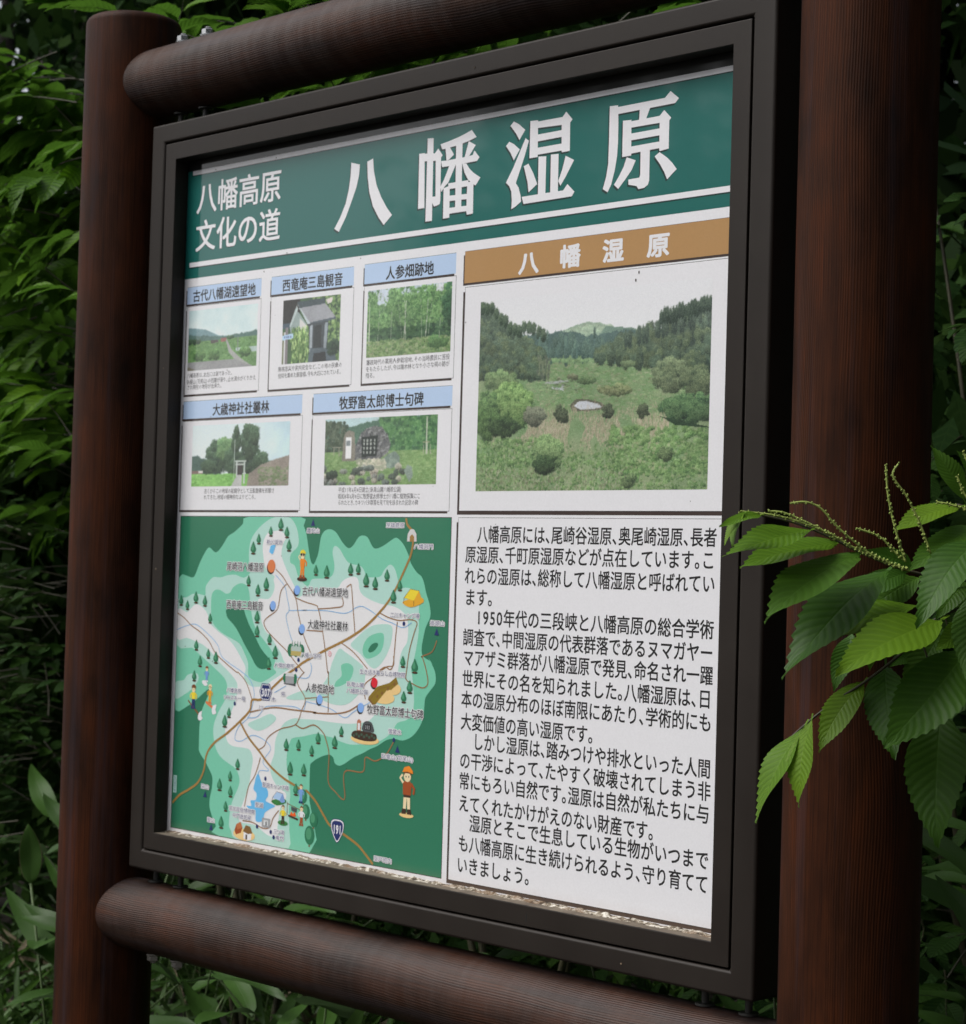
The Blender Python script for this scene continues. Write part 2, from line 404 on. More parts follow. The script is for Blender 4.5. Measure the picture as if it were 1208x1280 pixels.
def smooth_closed(pts, n=4, closed=True):
    out = []; m = len(pts)
    rng = range(m) if closed else range(m - 1)
    for i in rng:
        p0, p1, p2, p3 = (pts[(i - 1) % m], pts[i], pts[(i + 1) % m], pts[(i + 2) % m]) if closed else (pts[max(0, i - 1)], pts[i], pts[i + 1], pts[min(m - 1, i + 2)])
        for k in range(n):
            t = k / n
            out.append(tuple(.5 * (2 * p1[a] + (p2[a] - p0[a]) * t + (2 * p0[a] - 5 * p1[a] + 4 * p2[a] - p3[a]) * t * t + (3 * p1[a] - p0[a] - 3 * p2[a] + p3[a]) * t ** 3) for a in (0, 1)))
    if not closed: out.append(tuple(pts[-1]))
    return out

_gl = {}
def glyph(ch, res):
    key = (ch, res)
    if key not in _gl:
        c = bpy.data.curves.new('g', 'FONT'); c.body = ch; c.size = 1; c.resolution_u = res
        o = bpy.data.objects.new('g', c); COL.objects.link(o)
        dg = bpy.context.evaluated_depsgraph_get(); me = bpy.data.meshes.new_from_object(o.evaluated_get(dg), depsgraph=dg)
        V = [(v.co.x, v.co.y) for v in me.vertices]; F = [tuple(p.vertices) for p in me.polygons]
        _gl[key] = (V, F); bpy.data.objects.remove(o); bpy.data.meshes.remove(me); bpy.data.curves.remove(c)
    return _gl[key]

def bold_glyph(P, V2, F, c, k, by, bx=None):
    """heavier strokes: the character printed again a hair to each side"""
    bx = by if bx is None else bx; P.glyphs(V2, F, c, k)
    if by < .02: return
    n = 4 if by < .9 else 8
    for i in range(n):
        a = 2 * math.pi * (i + .5) / n; P.glyphs([(v[0] + bx * 1.2 * math.cos(a), v[1] + by * 1.2 * math.sin(a)) for v in V2], F, c, k + .12 + .12 * i)

HALF = '、。,.()'
def adv(ch):
    if ch in HALF: return .5
    if ch in '0123456789': return .58
    return 1.0
def text(P, s, x0, x1, ym, h, c, k, bold=.012, res=3):
    """line of text whose ink spans x0..x1, centred on ym, character body h high"""
    tot = sum(adv(ch) for ch in s); lead = .04 if s[0] not in HALF else 0
    u = (x1 - x0) / (tot - .09 - (.2 if s[-1] in HALF else 0)); x = x0 - u * lead
    for ch in s:
        V, F = glyph(ch, res); a = adv(ch)
        off = 0.0
        if ch == '(': off = -.5 if min(v[0] for v in V) > .4 else 0.0
        if ch in '0123456789': off = .02
        bold_glyph(P, [(x + (v[0] + off) * u, ym + (v[1] - .38) * h) for v in V], F, c, k, bold * h, bold * u)
        x += a * u

MAP_POLYS = [
 ('M', [-385,-34,-398,-45,-419,-58,-435,-65,-447,-78,-460,-89,-469,-90,-483,-83,-495,-93,-508,-111,-518,-128,-527,-132,-561,-133,-561,-210,-561,-286,-559,-346,-525,-337,-504,-326,-477,-309,-468,-307,-476,-322,-488,-341,-493,-364,-493,-396,-491,-408,-475,-422,-459,-439,-455,-448,-456,-463,-460,-477,-460,-493,-450,-510,-442,-520,-435,-534,-213,-534,-217,-457,-218,-409,-214,-400,-197,-391,-177,-385,-166,-388,-162,-396,-152,-399,-140,-395,-120,-384,-100,-376,-85,-369,-69,-363,-50,-353,-33,-350,-16,-351,3,-344,17,-331,26,-315,27,-300,29,-287,39,-276,48,-266,48,-253,41,-241,32,-231,43,-241,35,-235,22,-230,18,-221,20,-207,25,-189,34,-173,32,-157,24,-140,19,-126,13,-117,4,-112,-4,-105,-10,-98,-14,-89,-24,-75,-33,-67,-42,-63,-51,-66,-65,-73,-78,-78,-88,-79,-95,-74,-102,-65,-109,-61,-119,-61,-126,-65,-134,-74,-142,-79,-150,-78,-162,-69,-174,-57,-187,-52,-200,-54,-208,-62,-211,-73,-214,-88,-220,-100,-225,-105,-231,-100,-236,-85,-243,-60,-250,-47,-257,-34]),
 ('P', [-380,-101,-380,-81,-374,-66,-359,-52,-338,-40,-317,-34,-287,-34,-271,-44,-262,-61,-262,-78,-278,-90,-279,-103,-268,-108,-258,-125,-237,-138,-228,-128,-217,-126,-194,-125,-180,-120,-176,-106,-181,-88,-179,-78,-173,-77,-164,-82,-152,-95,-141,-102,-118,-105,-109,-112,-104,-120,-87,-121,-73,-119,-66,-110,-55,-102,-47,-104,-41,-111,-35,-127,-38,-138,-27,-135,-14,-134,0,-138,8,-147,10,-161,11,-186,10,-204,4,-231,-3,-253,-1,-253,4,-279,5,-302,-6,-320,-28,-327,-39,-341,-58,-353,-81,-362,-105,-364,-129,-366,-153,-363,-170,-359,-186,-358,-203,-356,-228,-361,-253,-366,-226,-361,-259,-367,-266,-373,-272,-387,-273,-408,-267,-430,-262,-451,-264,-472,-262,-505,-262,-533,-320,-534,-391,-534,-403,-523,-409,-515,-408,-494,-402,-476,-388,-452,-387,-439,-397,-426,-416,-419,-434,-412,-448,-400,-456,-380,-456,-362,-445,-341,-428,-319,-425,-301,-430,-290,-449,-278,-507,-250,-521,-244,-560,-242,-561,-182,-560,-167,-538,-164,-522,-158,-502,-158,-489,-159,-489,-147,-483,-139,-470,-130,-451,-130,-432,-126,-412,-125,-393,-129,-378,-123,-375,-112]),
 ('W', [-310,-55,-298,-58,-290,-65,-297,-74,-301,-90,-295,-103,-286,-116,-275,-130,-266,-141,-260,-156,-245,-151,-216,-147,-193,-140,-167,-138,-159,-130,-148,-124,-131,-121,-123,-124,-120,-131,-118,-140,-111,-147,-99,-152,-85,-156,-69,-159,-47,-161,-31,-165,-17,-173,-12,-184,-11,-198,-13,-212,-20,-220,-25,-229,-28,-242,-30,-255,-31,-263,-54,-277,-61,-285,-72,-297,-72,-312,-79,-321,-94,-330,-130,-336,-171,-337,-212,-336,-255,-338,-234,-335,-261,-338,-281,-346,-294,-360,-302,-376,-303,-394,-311,-412,-310,-425,-301,-437,-290,-445,-272,-452,-275,-465,-285,-475,-288,-492,-290,-504,-290,-519,-314,-519,-339,-509,-357,-507,-378,-507,-386,-502,-383,-490,-373,-471,-363,-450,-358,-425,-355,-407,-363,-394,-381,-392,-402,-392,-417,-388,-425,-377,-426,-362,-412,-338,-402,-320,-399,-297,-408,-286,-427,-274,-442,-266,-467,-250,-488,-239,-508,-234,-535,-229,-561,-231,-561,-184,-537,-188,-527,-182,-511,-174,-491,-181,-480,-191,-476,-202,-453,-215,-426,-226,-407,-239,-390,-256,-380,-269,-383,-285,-368,-295,-353,-296,-332,-293,-312,-283,-285,-270,-271,-261,-286,-254,-295,-241,-307,-230,-320,-217,-333,-210,-344,-195,-347,-182,-354,-166,-351,-160,-329,-160,-318,-150,-315,-140,-318,-131,-316,-125,-325,-121,-339,-112,-345,-94,-347,-79,-343,-67,-334,-58,-322,-56]),
 ('P', [-561,-302,-539,-297,-529,-288,-505,-284,-500,-294,-515,-309,-534,-319,-560,-328]),
 ('M', [-436,-155,-450,-150,-463,-150,-472,-158,-473,-178,-470,-196,-463,-206,-443,-217,-420,-224,-397,-232,-384,-246,-374,-261,-372,-281,-350,-288,-333,-286,-305,-272,-312,-265,-308,-253,-316,-240,-332,-227,-351,-213,-364,-198,-370,-182,-374,-163,-380,-144,-393,-138,-405,-139,-418,-145,-425,-153]),
 ('D', [-432,-179,-410,-177,-391,-177,-384,-187,-374,-202,-360,-217,-344,-236,-322,-252,-318,-258,-327,-266,-342,-268,-355,-263,-368,-249,-385,-232,-402,-213,-415,-202,-428,-194,-433,-187]),
 ('P', [-68,-188,-51,-188,-44,-194,-47,-216,-60,-238,-77,-252,-92,-249,-112,-233,-134,-222,-122,-210,-100,-196,-84,-190]),
 ('M', [-75,-201,-63,-202,-62,-215,-68,-228,-82,-236,-98,-239,-107,-231,-105,-218,-94,-207]),
 ('D', [-77,-215,-74,-219,-82,-227,-92,-230,-95,-226,-88,-218]),
 ('P', [-160,-228,-146,-232,-126,-240,-106,-250,-106,-252,-100,-262,-105,-283,-128,-303,-148,-310,-172,-310,-197,-304,-202,-292,-182,-269,-175,-250]),
 ('M', [-154,-252,-138,-248,-126,-255,-133,-272,-153,-282,-167,-284,-164,-276,-152,-267]),
 ('P', [-368,-353,-337,-342,-316,-335,-302,-339,-305,-346,-326,-358,-346,-363,-364,-359]),
 ('P', [-279,-308,-253,-298,-229,-293,-210,-296,-210,-307,-235,-308,-262,-310]),
 ('L', [-340,-428,-332,-440,-317,-450,-315,-460,-320,-468,-297,-473,-309,-479,-322,-487,-326,-499,-343,-501,-344,-485,-358,-485,-367,-480,-355,-479,-357,-471,-345,-469,-343,-459,-351,-453,-348,-442,-346,-435]),
 ('L', [-326,-78,-316,-77,-318,-84,-322,-91,-330,-88,-329,-83]),
]
MAP_LINES = [
 ('T', 3.8, [-22,-35,-19,-44,-9,-53,-6,-67,-10,-87,-23,-110,-38,-134,-53,-153,-74,-172,-100,-191,-125,-205,-155,-218,-192,-232,-240,-252,-254,-260,-281,-274,-311,-294,-338,-314,-361,-317,-366,-333,-390,-352,-422,-373,-454,-391,-472,-410,-478,-436,-492,-456,-514,-469,-540,-481,-558,-495]),
 ('T', 3.8, [-390,-352,-367,-375,-341,-393,-312,-414,-280,-429,-254,-437,-229,-445,-224,-443,-203,-456,-185,-473,-168,-488,-139,-497,-106,-509,-86,-522,-71,-533]),
 ('N', 1.7, [-561,-190,-543,-197,-522,-209,-499,-218,-475,-232,-458,-249,-434,-262,-403,-276,-397,-277,-377,-291,-361,-317]),
 ('N', 1.7, [-313,-114,-297,-124,-285,-135,-264,-156,-256,-180,-242,-212,-223,-239]),
 ('N', 1.7, [-286,-136,-299,-147,-304,-169,-310,-178,-331,-189,-338,-197,-330,-208,-308,-222,-283,-236,-261,-252,-240,-267,-240,-268,-253,-284,-234,-306,-241,-324,-254,-346,-287,-355,-308,-364,-321,-373,-328,-385,-342,-392]),
 ('N', 1.7, [-264,-156,-239,-162,-215,-166,-210,-171,-202,-191,-192,-228,-184,-264,-182,-266,-180,-323]),
 ('N', 1.7, [-209,-171,-174,-168,-154,-164,-157,-150]),
 ('N', 1.7, [-147,-137,-139,-133,-136,-137,-130,-174,-125,-205]),
 ('N', 1.7, [-236,-204,-199,-204]),
 ('N', 1.7, [-72,-172,-52,-178,-30,-181,-6,-179,7,-183,2,-197,-7,-223,-12,-254,-12,-264,0,-269,22,-274,33,-267,29,-249,21,-232,19,-230,40,-222,49,-206]),
 ('N', 1.7, [-34,-183,-37,-206,-40,-242,-46,-252,-57,-249,-70,-255]),
 ('N', 1.7, [-155,-219,-126,-232,-95,-254]),
 ('N', 1.7, [-40,-232,-40,-246,-55,-249,-78,-263,-101,-278,-98,-298]),
 ('N', 1.7, [-235,-306,-181,-300]),
 ('N', 2.2, [-366,-336,-310,-325,-262,-325,-209,-325,-213,-326,-167,-324,-135,-318,-112,-307]),
 ('N', 2, [-254,-347,-237,-351,-212,-344,-191,-353,-182,-366,-175,-386,-175,-424,-158,-438,-137,-446,-139,-407,-99,-403,-94,-382,-72,-385,-49,-373,-33,-352]),
 ('N', 1.7, [-336,-403,-348,-431,-363,-450,-372,-482]),
 ('N', 1.7, [-375,-504,-350,-504,-325,-510,-308,-506,-301,-492,-288,-479]),
 ('B', 1.2, [-561,-217,-533,-209,-509,-207,-475,-222,-452,-237,-438,-256,-389,-275,-368,-286,-357,-303,-358,-319,-369,-344,-393,-361,-401,-380,-385,-382,-357,-371,-328,-376,-312,-388,-330,-409,-315,-421,-336,-423,-341,-430]),
 ('B', 1.2, [-313,-123,-291,-139,-284,-156,-278,-175,-285,-185,-275,-210,-268,-222]),
 ('B', 1.2, [-278,-176,-238,-174,-244,-174,-191,-173,-147,-175,-118,-164,-96,-168,-68,-180,-46,-185,-22,-191,-4,-183]),
 ('B', 1.2, [-372,-345,-348,-342,-331,-328,-317,-323,-262,-320,-238,-324,-232,-312,-226,-311,-176,-317,-143,-328,-123,-318,-88,-302]),
 ('B', 1.2, [-307,-302,-280,-290]),
 ('B', 1.2, [-257,-275,-230,-275,-221,-262,-224,-252]),
]
MAP_TREES = [-328,-56,-304,-45,-289,-57,-357,-68,-370,-82,-283,-77,-379,-133,-335,-137,-355,-147,-552,-169,-535,-176,-513,-163,-489,-168,-474,-195,-355,-188,-354,-210,-323,-221,-308,-240,-323,-258,-508,-239,-476,-251,-456,-256,-497,-264,-218,-113,-193,-115,-139,-110,-122,-109,-104,-125,-84,-129,-59,-117,-31,-131,-44,-147,-511,-288,-418,-340,-428,-354,-275,-378,-246,-376,-264,-413,-232,-412,-392,-418,-410,-438,-436,-454,-408,-462,-419,-486,-429,-512,-249,-443,-20,-239,5,-244,-4,-274,-16,-289,-149,-348,-163,-365,-201,-362,-215,-382]
MAP_LABELS = [
 ('K', '尾崎沼八幡湿原', -434.9, -342.5, -111.8),
 ('K', '西竜庵三島観音', -433.0, -341.7, -171.4),
 ('K', '古代八幡湖遠望地', -247.8, -143.7, -145.4),
 ('K', '大歳神社社叢林', -232.5, -141.5, -194.4),
 ('K', '人参畑跡地', -232.8, -168.3, -289.1),
 ('K', '牧野富太郎博士句碑', -93.2, 25.7, -311.6),
 ('n', '新川溜池', -336.7, -300.0, -72.4),
 ('n', '鷹見山', -241.4, -212.4, -54.3),
 ('n', '至雄鹿原', -63.7, -25.6, -45.0),
 ('n', '八幡洞門', -3.1, 36.0, -74.9),
 ('n', '二川キャンプ場', -49.3, 11.6, -173.4),
 ('n', '掛頭山', 34.9, 63.6, -182.0),
 ('n', '八幡小学校', -246.5, -200.3, -241.0),
 ('n', '八幡診療所', -308.9, -262.3, -259.5),
 ('n', '生き活き暮らしの博物館', -111.6, -14.3, -258.2),
 ('n', '臥竜山麓', -139.7, -101.7, -278.2),
 ('n', '八幡原公園', -139.3, -93.3, -287.7),
 ('n', '雪霊水', -46.2, -19.0, -339.9),
 ('n', '臥竜山(苅尾山)', -58.9, 7.2, -376.4),
 ('n', '至戸河内', -69.0, -31.2, -524.1),
 ('n', '八幡高原', -425.1, -388.8, -305.0),
 ('n', '191スキー場', -432.6, -378.5, -316.5),
 ('n', '木', -313.8, -303.4, -312.1),
 ('n', '柴', -291.0, -281.1, -302.6),
 ('n', '川', -343.6, -333.4, -327.0),
 ('n', '聖湖キャンプ場', -328.8, -266.7, -443.4),
 ('n', '聖湖', -344.9, -326.0, -475.6),
 ('n', '芸北民俗博物館', -410.0, -345.6, -487.8),
 ('n', '中門造民家', -400.4, -354.6, -497.8),
 ('n', '三ツ滝', -298.6, -273.6, -511.3),
 ('n', '竜門', -293.0, -274.1, -520.5),
 ('n', '深山', -483.1, -463.3, -461.1),
 ('n', '聖山', -464.3, -445.7, -511.8),
]
MAP_MARKS = [('o', 9.5, (-323.8, -109.5)), ('b', 6.8, (-260.4, -144.3)), ('b', 6.8, (-317.1, -169.6)), ('b', 6.8, (-246.3, -202.2)), ('b', 6.8, (-200.1, -305.2)), ('b', 6.8, (-107.3, -310.8)), ('r', 6.8, (-79.3, -272.8))]
MAP_DOTS = [(-252.3, -249.2), (-256.9, -264.6), (-20.2, -185.3), (-404.0, -325.3), (-322.4, -434.2), (-339.1, -509.0), (-305.5, -513.5), (-298.2, -520.7), (-34.2, -351.6)]
MAP_PEAKS = [(-227.8, -42.4), (48.3, -194.3), (-25.9, -364.3), (-472.4, -473.0), (-454.4, -523.0)]
MAP_ICONS = {'tent': (-2.6, -146.6), 'tunnel': (-8.5, -59.1), 'monument': (-98.6, -344.3), 'museum': (-57.2, -285.2), 'school': (-259.0, -233.4), 'clinic': (-270.6, -278.1), 'btent': (-289.1, -459.9), 'houses': (-370.7, -517.0), 'gallery': (-317.7, -500.0), 'lookout': (-249.8, -106.1), 'hiker': (-3.2, -422.5), 'skier1': (-511.1, -322.4), 'skier2': (-468.2, -318.4), 'skier3': (-478.2, -284.9), 'fire': (-254.0, -477.9), 'cook1': (-277.5, -486.9), 'cook2': (-236.7, -451.4), 'cook3': (-234.1, -484.4), 'hex': (-328.3, -302.5), 'shield': (-151.3, -493.8), 'post': (-180.3, -236.4), 'vert': (-552.7, -463.7)}
CAPS_TEXT = [
 ('八幡高原は、太古には湖であった。', -556.2, -439.3, 193.4),
 ('臥龍山(苅尾山)の西麓が滑り、止水湧水がくりかえ', -556.2, -377.7, 183.2),
 ('され現在の地形が出来た。', -555.8, -465.7, 174.5),
 ('無病息災や家内安全など、この地の民衆の', -322.8, -173.1, 192.6),
 ('信仰を集めた観音様。今も大切にされている。', -322.3, -176.5, 182.4),
 ('藩政時代の薬用人参栽培地。その当時農民に苦役', -118.6, 58.2, 192.3),
 ('をもたらしたが、今は雑木林となり小さな祠の跡が', -118.7, 58.0, 182.6),
 ('残る。', -118.8, -100.7, 173.2),
 ('古くからこの地域の総鎮守として五穀豊穣を祈願さ', -500.9, -323.2, 6.6),
 ('れてきた。地域の精神的なよりどころ。', -501.0, -369.7, -3.1),
 ('平成11年6月4日建立(臥竜山麓八幡原公園)', -172.3, -34.7, 6.4),
 ('昭和8年6月4日に牧野富太郎博士が八幡に植物採集にこ', -172.5, 6.0, -3.2),
 ('られたとき、カキツバタ群落を見て句を詠まれた記念の碑', -172.0, 1.5, -12.4),
]
HEADS_TEXT = [
 ('古代八幡湖遠望地', -546.9, -385.4, 321.8),
 ('西竜庵三島観音', -318.5, -177.9, 321.2),
 ('人参畑跡地', -80.8, 19.6, 320.7),
 ('大歳神社社叢林', -484.9, -342.8, 136.2),
 ('牧野富太郎博士句碑', -175.9, 6.4, 135.2),
]
BROWN_TEXT = [
 ('八', 189.5, 224.3, 312.0),
 ('幡', 265.7, 300.6, 314.2),
 ('湿', 342.2, 376.6, 314.8),
 ('原', 418.4, 453.6, 314.7),
]
BODY_TEXT = [
 ('八幡高原には、尾崎谷湿原、奥尾崎湿原、長者', 123.8, 542.4, -56.4),
 ('原湿原、千町原湿原などが点在しています。こ', 101.5, 540.3, -84.5),
 ('れらの湿原は、総称して八幡湿原と呼ばれてい', 101.3, 541.3, -113.6),
 ('ます。', 102.5, 152.9, -143.2),
 ('1950年代の三段峡と八幡高原の総合学術', 126.1, 541.3, -170.0),
 ('調査で、中間湿原の代表群落であるヌマガヤー', 101.5, 541.1, -198.4),
 ('マアザミ群落が八幡湿原で発見、命名され一躍', 102.7, 542.0, -226.4),
 ('世界にその名を知られました。八幡湿原は、日', 102.5, 540.3, -255.3),
 ('本の湿原分布のほぼ南限にあたり、学術的にも', 101.7, 541.8, -283.8),
 ('大変価値の高い湿原です。', 102.2, 344.0, -314.2),
 ('しかし湿原は、踏みつけや排水といった人間', 126.9, 541.8, -340.4),
 ('の干渉によって、たやすく破壊されてしまう非', 102.1, 542.7, -368.0),
 ('常にもろい自然です。湿原は自然が私たちに与', 101.9, 541.7, -396.0),
 ('えてくれたかけがえのない財産です。', 102.2, 450.3, -426.5),
 ('湿原とそこで生息している生物がいつまで', 124.4, 542.4, -452.2),
 ('も八幡高原に生き続けられるよう、守り育てて', 103.6, 542.7, -481.4),
 ('いきましょう。', 102.4, 237.1, -511.0),
]
TITLE_STROKES = [
 [-165.6,492.7,-146.0,487.6,-147.4,471.3,-152.9,453.3,-162.9,433.7,-174.5,412.1,-189.4,391.8,-199.9,397.4,-187.2,413.4,-175.5,433.0,-169.5,453.1,-166.3,473.5],
 [-129.7,489.8,-116.9,492.9,-114.2,473.5,-107.4,452.3,-96.5,433.7,-83.6,417.0,-71.9,405.0,-89.2,392.2,-101.3,404.6,-114.3,422.3,-123.0,443.8,-127.7,466.9],
 [-17.2,487.3,-5.8,487.0,-3.2,407.9,-16.5,407.9],
 [-0.4,507.3,12.0,506.1,13.4,387.8,-0.2,388.0],
 [-17.2,487.3,15.5,483.9,22.3,490.0,31.6,479.2,28.7,476.7,28.7,472.0,-16.7,476.2],
 [17.5,476.9,28.5,477.8,29.6,415.3,28.7,410.2,22.9,408.7,16.5,407.9,12.6,414.2,12.2,422.2,19.3,422.0],
 [35.6,431.9,48.1,434.0,49.0,388.8,36.1,388.5],
 [83.5,434.5,95.8,435.4,96.5,389.6,84.4,389.1,82.9,394.2],
 [45.0,437.6,86.0,437.6,84.7,429.2,45.3,429.3],
 [45.7,419.9,86.0,418.5,85.8,411.1,46.0,412.3],
 [46.5,402.5,85.8,402.0,85.3,394.4,46.8,394.3],
 [58.8,489.9,71.7,490.8,72.7,396.9,60.4,397.0],
 [26.7,495.4,42.5,497.4,62.1,500.6,75.1,503.5,89.6,507.5,99.4,496.3,85.3,493.0,65.9,489.8,34.6,487.7,30.4,487.8],
 [37.0,489.5,46.1,488.9,54.9,477.2,45.2,471.4,39.9,470.6],
 [84.1,492.4,98.3,485.3,86.2,471.8,76.5,470.2,79.7,479.5],
 [28.9,471.1,40.3,470.6,76.5,471.0,92.7,471.9,96.0,478.0,106.2,467.3,101.9,462.5,80.1,462.3,31.5,462.2],
 [45.9,462.4,58.8,462.0,53.4,452.9,44.9,438.7,37.7,434.0,31.3,426.9,28.8,434.4,34.8,442.4,41.0,453.2],
 [72.2,462.7,80.4,461.7,87.0,453.5,95.3,446.8,109.3,438.6,100.1,428.3,92.7,432.3,84.3,439.0,77.4,448.9],
 [165.4,502.9,171.6,508.1,182.2,502.5,193.8,493.7,183.3,481.1,176.8,490.6],
 [157.8,476.0,163.8,481.3,173.2,476.7,184.4,468.1,173.6,454.4,166.9,465.5],
 [194.9,482.2,201.3,477.8,193.9,457.3,178.7,422.6,184.2,416.0,188.5,404.2,189.7,396.3,179.9,390.8,171.3,387.7,171.9,398.8,170.4,412.2,166.2,419.9,159.8,425.4,172.8,444.3],
 [203.1,504.3,217.6,503.5,218.7,453.6,203.3,453.5],
 [217.6,501.8,262.8,501.7,269.4,508.0,281.0,496.1,277.0,492.3,277.6,454.4,263.4,454.2,262.5,456.7,261.6,491.3,218.0,492.9],
 [217.5,484.0,262.2,484.2,262.6,475.1,217.9,474.7],
 [218.2,466.1,262.9,466.1,262.8,456.7,218.6,456.6],
 [193.1,444.0,201.7,446.5,211.3,432.5,219.3,416.8,203.3,407.3,201.1,420.7],
 [220.3,453.8,234.7,452.6,234.9,399.1,221.1,399.4],
 [243.3,453.7,257.5,452.9,257.9,398.9,243.8,399.3],
 [270.4,448.7,286.0,441.2,271.5,420.7,262.3,409.5,258.1,416.4,264.7,430.9],
 [190.7,402.5,220.7,402.7,267.4,402.7,275.0,410.4,288.1,398.7,283.6,393.1,194.4,392.4],
 [346.9,504.1,361.4,503.4,362.7,481.2,362.9,454.0,361.9,436.4,358.6,419.0,353.0,400.7,347.0,391.3,338.5,396.4,343.9,412.4,346.8,428.7,347.1,456.0],
 [361.2,501.0,440.7,501.5,449.7,509.0,463.9,497.9,458.0,492.4,361.5,491.8],
 [398.7,493.3,416.3,492.3,410.7,480.3,410.0,477.1,398.0,478.2,398.6,486.9],
 [370.5,481.8,385.0,481.0,386.3,434.5,370.9,434.5],
 [384.7,479.2,432.7,479.6,440.0,486.1,452.1,474.6,448.9,471.5,449.2,435.6,434.2,434.3,433.4,436.7,433.0,470.7,385.0,470.9],
 [385.3,463.2,433.2,463.5,433.5,454.7,385.6,454.3],
 [385.9,446.3,433.8,446.7,433.8,438.2,386.2,437.1],
 [402.1,439.5,417.7,439.0,417.9,398.5,416.0,393.5,410.0,390.1,400.2,389.5,396.8,393.9,382.8,397.1,382.7,403.8,401.1,404.3,402.5,407.9],
 [378.6,433.3,394.3,427.4,387.6,415.5,376.4,403.9,365.4,393.6,357.9,399.9,366.0,409.9,373.4,420.8],
 [426.1,428.4,434.0,433.0,446.6,424.7,455.8,416.6,463.2,407.9,447.8,396.6,442.7,406.6,434.8,418.0],
]

def unpack(l): return [(l[i], l[i + 1]) for i in range(0, len(l), 2)]

